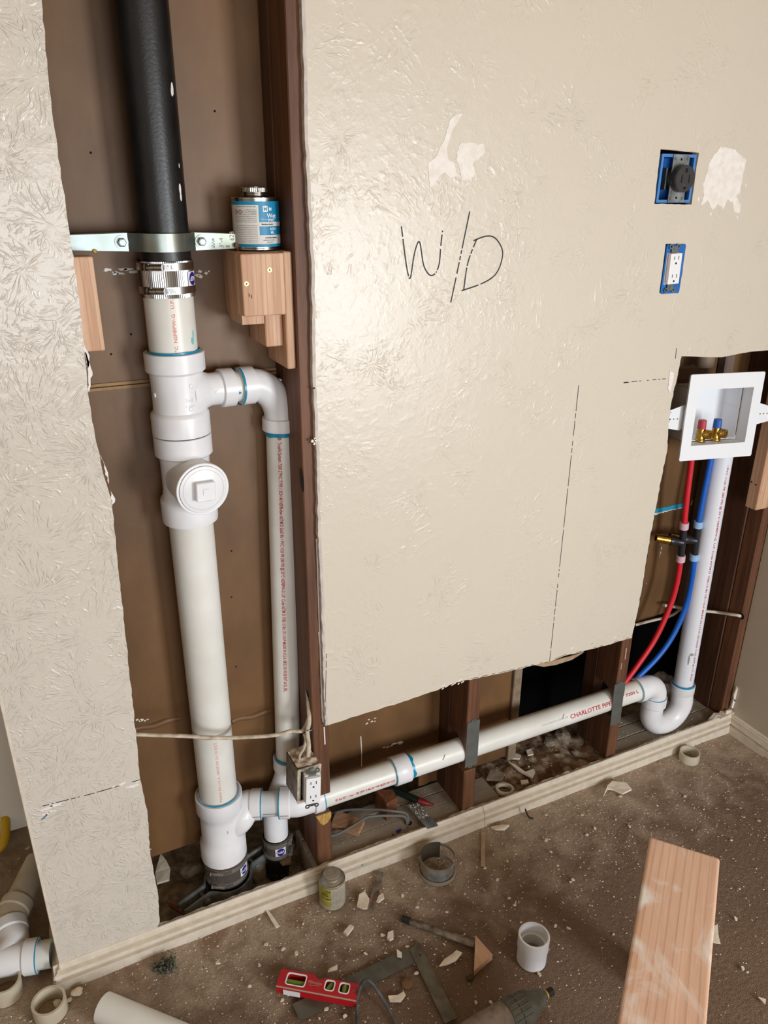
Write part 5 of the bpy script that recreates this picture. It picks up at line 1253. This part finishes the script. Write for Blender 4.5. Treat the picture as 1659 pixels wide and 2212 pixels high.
for i, (L, lab) in enumerate((([hc_, Vector((hole.x-.004, hole.y+.004, .075)), at(850, 1752, Z=.10), at(800, 1748, Z=.09), at(745, 1750, Z=.075), at(712, 1760, Z=.055)], 'upper grey cable looping out of the round hole in the board'), ([hc_+Vector((-.006, -.002, 0)), Vector((hole.x-.010, hole.y, .07)), at(845, 1762, Z=.085), at(795, 1765, Z=.09), at(760, 1785, Z=.07), at(728, 1802, Z=.058), at(700, 1808, Z=.055)], 'lower grey cable looping out of the round hole in the board'))):
    cable('cable', L, .0036, M_grycab, lab)
link('bored_hole', lathe(BM(), [(0, 0), (0, .0112)], (hole.x, hole.y, .012), (0, 0, 1), 16), M_dark, sole)
# dark marker with red cap
m0, m1, m2, m3 = at(846, 1704, Z=.062), at(905, 1730, Z=.058), at(922, 1735, Z=.058), at(937, 1739, Z=.056)
mk = thing('marker_pen', tuple(m0), 'dark green and red marker lying on the grey boards by the middle stud', 'marker')
link('barrel', tube(BM(), [m0, m1], .0098, 20), M_mgrn, mk, True); link('cap', tube(BM(), [m1, m1.lerp(m2, .8), m2, m3], .01, 16, rads=[.0102, .0090, .006, .003]), M_mred, mk, True)
# scraper lying over the board edge
sp_ = [at(878, 1740, Z=.060), at(903, 1733, Z=.060), at(947, 1783, Z=.066), at(924, 1790, Z=.066)]
bm = BM(); A = [bm.verts.new(p) for p in sp_]; B = [bm.verts.new(p-Vector((0, 0, .0016))) for p in sp_]; bm.faces.new(A); bm.faces.new(B[::-1])
for k in range(4): bm.faces.new((A[k], A[(k+1) % 4], B[(k+1) % 4], B[k]))
bmesh.ops.recalc_face_normals(bm, faces=bm.faces)
scr = tag(link('scraper_blade', bm, M_zincd), 'grey steel scraper blade resting over the baseboard edge', 'scraper')
crm = BM(); rr = random.Random(4)
for _ in range(70):
    u, v = rr.uniform(.1, .9), rr.uniform(.0, .62); p = sp_[0].lerp(sp_[1], u).lerp(sp_[3].lerp(sp_[2], u), v)+Vector((0, 0, .001)); s = rr.uniform(.001, .0025)
    vs = [crm.verts.new(p+Vector((math.cos(a)*s, math.sin(a)*s, 0))) for a in (0, 2, 4)]+[crm.verts.new(p+Vector((0, 0, s)))]
    for f in ((0, 1, 3), (1, 2, 3), (2, 0, 3)): crm.faces.new([vs[k] for k in f])
link('plaster_residue', crm, M_chip, scr)
bm = BM(); bk = at(860, 1796, Z=.0478)
for dx, dy, s in ((0, 0, .006), (.008, .002, .004), (-.018, -.004, .003), (.03, .002, .0025)):
    lathe(bm, [(0, s), (.0006, s*.8), (.0006, 0)], (bk.x+dx, bk.y+dy, .0476), (0, 0, 1), 9)
link('ink_spot', bm, M_lblb, sole)
obox('scrap_board', [(671, 1822), (682, 1819), (700, 1848), (690, 1858)], -.005, .03, M_sole, 'short dusty board left of the sawn stud foot', 'wood scrap')
flake('scrap_board', [(645, 1785), (652, 1790), (668, 1835), (655, 1848), (640, 1815)], .0, .006, M_sole, 'grey broken slat right of the vent coupling', 'wood scrap')
flake('plaster_piece', [(620, 1838), (630, 1842), (628, 1868), (610, 1872), (602, 1862)], .02, .006, M_beige, 'olive stained scrap leaning on the vent stub')

# ------------------------------------------------------------------ things on the carpet
pl_far_l = at(1404, 1806, Z=.28); pl_far_r = at(1556, 1853, Z=.28)
ax = (pl_far_r-pl_far_l).normalized(); dr = Vector((ax.y, -ax.x, 0)); dr = (dr+Vector((0, 0, -.14))).normalized(); nn = ax.cross(dr); 
if nn.z < 0: nn = -nn
PW, PL, PT = (pl_far_r-pl_far_l).length, 1.0, .038
MP = Matrix((tuple(dr)+(0,), tuple(ax)+(0,), tuple(nn)+(0,), (0, 0, 0, 1))).transposed(); MP.translation = pl_far_l
bm = bx((0, 0, -PT), (PL, PW, 0), .006, None, 3)
plank = tag(link('lumber_plank', bm, M_newx, loc=(0, 0, 0)), 'dusty reddish wood plank in the lower right foreground', 'plank')
plank.matrix_world = MP
sup = MP @ Vector((.16, PW/2, -PT))
tag(link('wood_block', bx((sup.x-.03, sup.y-.03, 0), (sup.x+.03, sup.y+.03, sup.z-.009), .002), M_new), 'short wood post propping up the dusty plank from below', 'wood block')
sup = MP @ Vector((.90, PW/2, -PT))
tag(link('wood_block', bx((sup.x-.03, sup.y-.03, 0), (sup.x+.03, sup.y+.03, sup.z-.009), .002), M_new), 'short wood post under the near end of the plank', 'wood block')

# reducer coupling standing on the carpet
cu = at(1155, 2100, Z=0); cu = Vector((cu.x+.012, cu.y+.030, 0))
cq = thing('pipe_coupling', tuple(cu), 'white stepped PVC coupling standing on the carpet left of the plank', 'coupling')
link('coupling_body', lathe(BM(), [(0, .028), (0, .0335), (.030, .0335), (.036, .0345), (.040, .0355), (.075, .0355), (.076, .0345), (.076, .031), (.048, .0305), (.047, .026), (.02, .026)], cu, (0.03, .02, 1), 48), M_white, cq, True)
link('inner_floor', lathe(BM(), [(.004, 0), (.004, .029)], cu, up, 32), M_beige, cq)

def pring(c, r, ri, h, label, ax=(0, 0, 1), m=M_pipeo, name='pipe_ring'):
    return tag(link(name, lathe(BM(), [(0, ri), (0, r), (h, r), (h, ri), (0, ri)], c, ax, 44), m, smooth=True), label, 'pipe ring')
q = at(1492, 1650, Z=0); pring(Vector((q.x+.010, q.y+.018, 0)), .0302, .0262, .030, 'short cream pipe ring on the carpet below the trap')
q = at(112, 2205, Z=0); pring(Vector((q.x+.0, q.y+.022, 0)), .0345, .0295, .036, 'cream pipe ring with plaster bits inside, at the lower left')
pring(at(14, 2146, Z=0), .0335, .029, .046, 'larger cream pipe ring cut off by the left edge of the photo', (.05, -.03, 1))
rock('plaster_piece', at(125, 2168, Z=.012), .011, M_chip, 'plaster lump inside the lower left pipe ring', 'plaster piece', 21)
rock('plaster_piece', at(166, 2142, Z=.008), .013, M_chip, 'rounded plaster lump against the left end of the baseboard', 'plaster piece', 22)

# offcut pipe at the bottom edge
o0 = at(232, 2180, Z=.030); o1 = at(520, 2300, Z=.030)
dd = (o1-o0).normalized()
tag(link('pipe_offcut', lathe(BM(), [(0, .026), (0, .0305), (.45, .0305), (.45, .026), (0, .026)], o0-dd*.01, dd, 44), M_pipe, smooth=True), 'white PVC pipe offcut lying on the carpet at the bottom edge', 'pipe')

# old tee assembly at the left edge
asm = thing('old_pipe_fitting', (-.2, .12, 0), 'removed white PVC tee with stub pipes lying on the carpet at the left edge', 'pipe fitting')
t0 = at(-40, 2088, Z=.042); t1 = at(56, 2068, Z=.042); t2 = at(118, 2058, Z=.042)
tdir = (t2-t1).normalized()
t0 = t1-tdir*.12
b0 = at(28, 2040, Z=.045); b1 = at(22, 1998, Z=.05); b2_ = at(28, 1970, Z=.055); b3 = at(78, 1868, Z=.060)
bm = BM(); tube(bm, [t0, t1], .0335, 40); lathe(bm, [(0, .0335), (.004, .0375), (.030, .0375), (.031, .031)], t1-tdir*.004, tdir, 44)
tube(bm, spline([t1-tdir*.05, b0, b1], 8), .0335, 36, caps=False); lathe(bm, [(0, .0335), (.004, .0375), (.028, .0375), (.029, .031)], b0.lerp(b1, .5), (b1-b0), 40)
tt_ = link('tee_fitting', bm, M_white, asm, True); primer(tt_, t1+tdir*.027, tdir, .0372, .0016, .0004, 30)
link('pipe_stub', lathe(BM(), [(0, .0), (0, .0302), (.030, .0302), (.030, .027), (.012, .027), (.012, 0)], t1+tdir*.026, tdir, 40), mat('pale PVC stub', rgb(214, 216, 210), .3), asm, True)
link('stub_hollow', lathe(BM(), [(.0135, 0), (.0135, .0268)], t1+tdir*.026, tdir, 30), mat('grey stub inside', rgb(120, 122, 120), .6), asm)
bm = BM(); ed = (b3-b2_).normalized(); tube(bm, [b1, b1.lerp(b2_, .5), b2_, b2_+ed*.012], .033, 40); lathe(bm, [(0, .033), (.003, .0370), (.026, .0370), (.027, .031)], b2_+ed*.0, ed, 40)
link('bend_fitting', bm, M_pipeo, asm, True)
link('pipe_section', lathe(BM(), [(0, 0), (0, .0302), ((b3-b2_).length-.01, .0302), ((b3-b2_).length-.01, .026), (.05, .026), (.05, 0)], b2_+ed*.02, ed, 40), M_pipeo, asm, True)

# yellow thing at the far left
yl = at(0, 1790, Z=.02)
cable('tool_strap', [at(-10, 1755, Z=.05), at(8, 1765, Z=.05), at(12, 1790, Z=.04), at(8, 1820, Z=.03), at(-10, 1840, Z=.02)], .012, M_yel, 'yellow handle of a tool cut off by the left edge of the photo')['category'] = 'tool'

# steel band coupling on the carpet
fb_ = at(950, 1905, Z=0); fb_ = Vector((fb_.x+.01, fb_.y+.032, 0)); fr = .044
fc_ = thing('band_coupling', tuple(fb_), 'empty grey steel band coupling standing on the carpet by the baseboard', 'coupling')
fdir = (CAMP-fb_); fdir.z = 0; fdir.normalize()
M_fern = mat('dull dusty steel', rgb(158, 152, 140), .35, .35, col2=rgb(126, 118, 106), nscale=30)
def sheet(par, name, th0, th1, z0, z1, r, n=30, m=M_fern, corr=0):
    bm = BM(); a = up; t_ = a.cross(fdir); rows = []
    for i in range(n+1):
        th = th0+(th1-th0)*i/n; rr = r+(corr if i % 2 else 0); d = fdir*math.cos(th)+t_*math.sin(th)
        rows.append([bm.verts.new(fb_+d*rr+up*z0), bm.verts.new(fb_+d*rr+up*z1), bm.verts.new(fb_+d*(rr-.0008)+up*z1), bm.verts.new(fb_+d*(rr-.0008)+up*z0)])
    for A, B in zip(rows, rows[1:]):
        for k in range(4): bm.faces.new((A[k], B[k], B[(k+1) % 4], A[(k+1) % 4]))
    bm.faces.new(rows[0]); bm.faces.new(rows[-1][::-1]); bmesh.ops.recalc_face_normals(bm, faces=bm.faces)
    return link(name, bm, m, par)
sheet(fc_, 'shield', -1.65, 1.25, .004, .052, fr, 40); sheet(fc_, 'shield', 3.02, 4.72, .004, .056, fr, 30, mat('brown grey steel inside', rgb(92, 84, 70), .4, .5))
sheet(fc_, 'corrugated_zone', -.5, .7, .014, .030, fr+.0008, 60, M_zincd, .0006)
sheet(fc_, 'clamp_band', 0, 2*PI, .001, .012, fr+.004, 60, mat('white grey band', rgb(176, 168, 156), .4, .4)); sheet(fc_, 'clamp_band', 0, 2*PI, .042, .052, fr+.0018, 60, M_fern)
bm = BM()
for i in range(9): ring_patch(bm, fb_, up, fdir, fr+.0018, 2.0+i*.05, 2.02+i*.05, .044, .050, .0002, 1)
link('band_slot', bm, M_dark, fc_)

crumbs('plaster_crumbs', 130, lambda r: (lambda a, q: (fb_.x+math.cos(a)*q, fb_.y+math.sin(a)*q))(r.uniform(0, 6.28), .038*r.random()**.5), lambda x, y: .004, .002, .008, M_chipt, 'pale shavings piled inside the grey steel band coupling', 31)
# framing square
sqz = .004; 
sqp = [(640, 2178), (700, 2125), (756, 2095), (895, 2030), (912, 2034), (926, 2052), (1000, 2197), (975, 2207), (900, 2068), (745, 2140), (660, 2180)]
sqc = at(905, 2036, Z=sqz); a1 = at(632, 2170, Z=sqz); a2 = at(988, 2202, Z=sqz)
d1_ = (a1-sqc).normalized(); d2_ = (a2-sqc).normalized()
ang = math.acos(max(-1, min(1, d1_.dot(d2_))))
n1_ = (d2_-d1_*d2_.dot(d1_)).normalized(); n2_ = (d1_-d2_*d1_.dot(d2_)).normalized()
L1, L2, w1, w2 = (a1-sqc).length, (a2-sqc).length, .040, .030
def fl(pts, z0, z1): return prism([[(p.x, p.y) for p in pts]], lambda u, v: Vector((u, v, z1)), lambda u, v: Vector((u, v, z0)))
inner = sqc+d1_*w2+n1_*0
ic = sqc+(d1_*w2+d2_*w1)
sq = thing('carpenter_square', tuple(sqc), 'dark steel carpenter square lying on the carpet under the red level', 'square')
link('blade', fl([sqc, sqc+d1_*L1, sqc+d1_*L1+n1_*w1, sqc+d2_*w1+d1_*.0], .003, .0055), M_steel, sq)
link('tongue', fl([sqc+Vector((0, 0, 0)), sqc+d2_*L2, sqc+d2_*L2+n2_*w2, sqc+n2_*w2+d2_*.012], .0058, .0080), mat('pale stained steel tongue', rgb(112, 106, 92), .45, .5, col2=rgb(80, 66, 52), nscale=30), sq)
hq = at(908, 2063, Z=.008); link('hole', lathe(BM(), [(0, 0), (0, .0022)], (hq.x, hq.y, .0082), up, 10), M_dark, sq)

# red torpedo level
lv0 = at(603, 2118, Z=.018); lv1 = at(774, 2150, Z=.018); ld = (lv1-lv0); LL = ld.length; ld.normalize(); ln = Vector((-ld.y, ld.x, 0))
level = thing('spirit_level', tuple(lv0), 'red spirit level with three green vials lying on the carpet', 'level')
# lying on its side: body in plane (ld, ln), thickness up
H = .040
body = [(-.0, -H/2), (LL, -H/2), (LL, H/2-.003), (LL*.58, H/2-.003), (LL*.53, H/2-.009), (LL*.47, H/2-.009), (LL*.42, H/2), (0, H/2)]
vial = [rrect(LL*.10, LL*.34, -.013, .014, .006), rrect(LL*.585, LL*.70, -.010, .013, .005), rrect(LL*.765, LL*.885, -.010, .013, .005)]
vial = [v[::-1] for v in vial]
F = lambda z: (lambda u, v: Vector((lv0.x, lv0.y, 0))+ld*u+ln*v+Vector((0, 0, z)))
link('level_body', prism([body]+vial, F(.030), F(.006)), M_rlev, level)
for i, v in enumerate(vial):
    xs = [p[0] for p in v]; ys = [p[1] for p in v]; x0, x1, y0, y1 = min(xs), max(xs), min(ys), max(ys)
    link('vial_window', prism([rrect(x0-.0012, x1+.0012, y0-.0012, y1+.0012, .006), rrect(x0+.001, x1-.001, y0+.001, y1-.001, .005)[::-1]], F(.0306), F(.028)), M_box, level)
    vv = ((x0+.001, (y0+y1)/2-.002), (x1-.001, (y0+y1)/2-.002)) if i == 0 else ((((x0+x1)/2-(.006 if i == 1 else 0)), y0), (((x0+x1)/2+(.004 if i == 1 else 0)), y1))
    A, B = F(.020)(*vv[0]), F(.020)(*vv[1])
    link('vial', tube(BM(), [A, B], .0068, 16), M_green, level, True)
    link('vial_back', prism([rect(x0, x1, y0, y1)], F(.009), F(.008)), mat('dim green back', rgb(60, 70, 40), .4), level)
link('level_edge', prism([[(0, -H/2-.0015), (LL, -H/2-.0015), (LL, -H/2), (0, -H/2)]], F(.030), F(.027)), M_clear, level)
link('white_inset', prism([[(LL*.09, -H/2-.0025), (LL*.3, -H/2-.0025), (LL*.3, -H/2-.001), (LL*.09, -H/2-.001)]], F(.022), F(.008)), M_box, level)
bm = BM(); wrap_text(bm, 'Milwaukee', .0105, F(.0302)(LL*.375, -.002), ld, (0, 0, 1), None, width=LL*.17)
ribbon(bm, [F(.0302)(LL*.39, -.006), F(.0302)(LL*.52, -.0045)], .001, (0, 0, 1)); wrap_text(bm, 'U', .008, F(.0302)(LL*.93, -.002), ld, (0, 0, 1), None); link('printed_text', bm, M_canfl, level)

# looping dark cord
cable('cord', [at(775, 2250, Z=.006), at(772, 2205, Z=.008), at(772, 2160, Z=.02), at(779, 2130, Z=.05), at(790, 2118, Z=.06), at(802, 2122, Z=.055), at(822, 2150, Z=.03), at(840, 2180, Z=.012), at(858, 2215, Z=.006), at(880, 2260, Z=.006)], .0040, M_cord, 'dark grey looped cord beside the red level')
# blades / scraps
def strap(name, a, b, w_, h, m, label, cat, z=.004):
    A, B = at(*a, Z=z), at(*b, Z=z); d = (B-A).normalized(); s = Vector((-d.y, d.x, 0))*w_/2
    bm = prism([[(q.x, q.y) for q in (A-s, B-s, B+s, A+s)]], lambda u, v: Vector((u, v, z+h)), lambda u, v: Vector((u, v, z)))
    return tag(link(name, bm, m), label, cat), A, B, d
sb, A, B, d = strap('saw_blade', (800, 1968), (822, 1884), .017, .002, M_rust, 'worn saw blade with red lettering on the carpet by the yellow can', 'saw blade')
bm = BM(); wrap_text(bm, 'LENOX', .010, A+d*.012+Vector((.0, .0, .0024)), d, (0, 0, 1), None, v0=-.004, width=.035); link('printed_text', bm, mat('dull red print', rgb(150, 50, 46), .6), sb)
bars = at(872, 1985, Z=.008), at(1026, 2040, Z=.008)
pb = thing('pry_bar', tuple(bars[0]), 'dirty round-edged steel chisel lying left of the wooden wedge', 'chisel')
dbr = (bars[1]-bars[0]).normalized()
link('shank', tube(BM(), [bars[0]+dbr*.015, bars[0]+dbr*.05, bars[1]], .009, 14, rads=[.007, .009, .0095], flat=.7), M_rust, pb, True)
link('tip', tube(BM(), [bars[0]-dbr*.004, bars[0]+dbr*.016], .008, 10), M_rub, pb, True)
wg = [at(1027, 2020, Z=.018), at(1064, 2062, Z=.018), at(1024, 2097, Z=.018)]
tag(link('wood_wedge', prism([[(p.x, p.y) for p in wg]], lambda u, v: Vector((u, v, .018)), lambda u, v: Vector((u, v, .001))), wood_mat('pale wedge wood', rgb(206, 166, 136), rgb(184, 140, 110), 1, lo=.3)), 'triangular pale wood wedge on the carpet', 'wood scrap')
wp = strap('wood_splint', (1043, 1872), (1044, 1800), .011, .004, mat('pale lath', rgb(186, 160, 132), .8, col2=rgb(160, 134, 108), nscale=30), 'short pale lath lying below the baseboard joint', 'wood scrap')
flake('plaster_piece', [(1304, 1722), (1312, 1700), (1322, 1692), (1352, 1695), (1364, 1708), (1345, 1718), (1325, 1708), (1312, 1706)], .012, .006, M_chip, 'torn cream plaster corner piece lying near the baseboard')
flake('plaster_piece', [(771, 1960), (776, 1936), (788, 1930), (798, 1945), (793, 1966), (784, 1966)], .004, .005, M_chip, 'broad cream plaster chip left of the saw blade')
flake('plaster_piece', [(813, 1950), (818, 1938), (828, 1933), (830, 1942), (818, 1952)], .004, .005, M_chip, 'cream plaster chip right of the saw blade')
flake('plaster_piece', [(949, 2090), (960, 2075), (978, 2062), (986, 2055), (998, 2062), (985, 2078), (965, 2086)], .004, .004, M_chip, 'long cream plaster chip right of the steel square')
flake('plaster_piece', [(572, 1964), (578, 1966), (592, 1984), (604, 2002), (596, 2006), (586, 1990)], .004, .003, M_chip, 'narrow torn paper strip near the baseboard, left of the yellow can')
flake('plaster_piece', [(708, 2102), (712, 2094), (729, 2087), (729, 2096)], .010, .004, M_chip, 'cream chip on the left arm of the steel square')
flake('plaster_piece', [(858, 2068), (857, 2053), (868, 2060), (868, 2070)], .010, .004, M_chip, 'small cream chip on the steel square near its corner')
flake('plaster_piece', [(838, 2155), (858, 2153), (872, 2145), (876, 2152), (866, 2166), (842, 2165)], .004, .005, M_chip, 'ragged cream chip right of the looped cord')
flake('plaster_piece', [(742, 2018), (756, 2002), (764, 2006), (750, 2024)], .004, .008, M_chip, 'stick-shaped cream chip above the steel square')
flake('plaster_piece', [(836, 2030), (838, 2018), (850, 2014), (850, 2030), (842, 2035)], .004, .006, M_chip, 'round cream chip above the corner of the steel square')
flake('plaster_piece', [(1538, 2005), (1550, 1998), (1552, 2025), (1556, 2040), (1540, 2038)], .004, .003, M_chip, 'cream chip beside the right edge of the plank')
flake('plaster_piece', [(1637, 2155), (1654, 2160), (1653, 2172)], .004, .003, M_chip, 'triangular cream chip near the lower right corner')
flake('plaster_piece', [(1061, 1790), (1085, 1785), (1100, 1786), (1090, 1794), (1070, 1795)], .004, .006, M_chip, 'flat pale sliver at the joint of the baseboard')
bm = BM(); fr2 = random.Random(25); fc0 = at(358, 2092, Z=.004)
for _ in range(130):
    a = fr2.uniform(0, 2*PI); r_ = .022*fr2.random()**.5; p = fc0+Vector((math.cos(a)*r_, math.sin(a)*r_*.8, fr2.uniform(0, .012))); pts = [p]
    for k in range(4): pts.append(pts[-1]+Vector((fr2.uniform(-.006, .006), fr2.uniform(-.006, .006), fr2.uniform(-.003, .004))))
    tube(bm, pts, fr2.choice((.0007, .0011, .0016)), 4)
tag(link('dust_clump', bm, mat('dark fluff', rgb(44, 50, 46), .95, col2=rgb(120, 116, 98), nscale=160)), 'dark tangled clump of fibres on the carpet below the wall strip', 'dust clump')
rock('brown_lump', at(1016, 2112, Z=.006), .010, mat('dark olive lump', rgb(66, 54, 34), .9), 'small dark brown lump left of the coupling below the wedge', 'debris', 26)
rock('brown_lump', at(880, 2124, Z=.004), .014, mat('brown crumb', rgb(112, 80, 52), .9), 'flat brown lump inside the arms of the steel square', 'debris', 27, .3)
flake('floor_patch', [(1634, 1612), (1662, 1612), (1670, 1650), (1652, 1640)], .002, .002, M_floorw, 'bare tan floor showing at the right wall where the carpet stops', 'floor patch')
cable('twig', [at(1135, 1748, Z=.035), at(1138, 1757, Z=.02), at(1144, 1766, Z=.006), at(1152, 1768, Z=.004)], .0022, M_rub, 'black twisted scrap against the baseboard')['category'] = 'debris'

# many small countable chips, shared label
rnd = random.Random(77); shapes = []
for k in range(7):
    pts = chip(.016, .003, rnd, rnd.choice((5, 6, 7)))
    bm = prism([pts], lambda u, v: Vector((u, v, .0035)), lambda u, v: Vector((u, v, 0)))
    me = bpy.data.meshes.new('plaster_chip'); bm.to_mesh(me); bm.free(); me.materials.append(M_chip); shapes.append(me)
spots = [(1030, 1872), (1048, 1875), (1226, 1815), (1268, 1803), (1285, 1790), (1180, 1815), (1258, 1760), (1360, 1785), (1205, 1870), (1232, 1905), (1096, 1860), (1004, 1931), (965, 1970), (940, 1945), (902, 1960), (870, 1935), (826, 2020), (757, 2050), (790, 2060), (900, 2102), (1028, 2165), (960, 2040), (1004, 2018), (1100, 1940), (1112, 1955), (1075, 1900), (1238, 1900), (1200, 2000), (1228, 2005), (1125, 1992), (1326, 2018), (1180, 1760), (1300, 1660), (1340, 1720), (1480, 1720), (1608, 1765), (1640, 1773), (1600, 1745), (1580, 1815), (1634, 1876), (1598, 1920), (1604, 2092), (1615, 2100), (1590, 1985), (1466, 1845), (1480, 1860), (575, 2040), (612, 2050), (640, 2060), (560, 2085), (610, 2160), (690, 2200), (745, 2195), (705, 2180), (560, 1985), (655, 1995), (880, 2045), (922, 2000), (1060, 2165), (1165, 2105), (1190, 1840), (1330, 1770), (1420, 1740), (1500, 1745), (540, 2130), (470, 2080), (520, 2010), (150, 2160), (40, 1855), (60, 1832), (20, 1880), (110, 1905)]
for i, (px, py) in enumerate(spots):
    p = at(px, py, Z=.003); o = bpy.data.objects.new('plaster_chip', shapes[i % 7]); COL.objects.link(o)
    o.location = (p.x, p.y, .0015); o.rotation_euler = (rnd.uniform(-.15, .15), rnd.uniform(-.15, .15), rnd.uniform(0, 6.28)); s = rnd.uniform(.45, 1.0); o.scale = (s, s*rnd.uniform(.6, 1), s)
    tag(o, 'small broken cream plaster chip lying loose on the brown carpet', 'plaster chip', 'loose plaster chips on the carpet')

# power tool at the bottom edge
g0 = at(1190, 2142, Z=.045); g1 = at(1178, 2153, Z=.045); g2 = at(1160, 2172, Z=.048); g3 = at(1085, 2215, Z=.05); g4 = at(1000, 2262, Z=.05)
gd = (g4-g1).normalized()
dr_ = thing('power_driver', tuple(at(1085, 2215, Z=0)), 'worn grey impact driver with a black bit lying at the bottom edge', 'power tool')
link('bit_holder', tube(BM(), [g0-gd*.004, g0+gd*.012], .0085, 16), M_rub, dr_, True); link('collar', tube(BM(), [g0+gd*.012, g0+gd*.015], .0090, 16), M_yel, dr_, True)
hh = g0+gd*.015
link('nose', lathe(BM(), [(0, 0), (0, .008), (.009, .0095), (.010, .016), (.018, .0185), (.034, .0235), (.040, .0265), (.042, .0265)], hh, gd, 32), M_drill, dr_, True, auto=25)
link('gear_housing', lathe(BM(), [(.042, .0265), (.043, .0300), (.055, .0325), (.080, .0335), (.081, .0318), (.084, .0318), (.085, .0335), (.104, .0330), (.106, .0310)], hh, gd, 32), M_drill, dr_, True, auto=25)
link('motor_housing', lathe(BM(), [(.1055, .0310), (.107, .0345), (.150, .0355), (.20, .0350), (.215, .028), (.215, 0)], hh, gd, 32), M_drill2, dr_, True, auto=25)
bm = BM()
for k in range(5):
    a2, u2, v2 = frame(gd); th = .6+k*.32; d = u2*math.cos(th)+v2*math.sin(th); d = d if d.z > 0 else -d
    tube(bm, [hh+gd*.058+d*.0330, hh+gd*.100+d*.0335], .0016, 6)
stuff(link('housing_ribs', bm, M_drill, dr_, True))
gs = Vector((gd.y, -gd.x, 0)); gs = gs if gs.y < 0 else -gs
link('grip', tube(BM(), [hh+gd*.14, hh+gd*.17+gs*.06-Vector((0, 0, .012)), hh+gd*.19+gs*.12-Vector((0, 0, .018))], .02, 20, rads=[.024, .021, .026]), M_drill2, dr_, True)
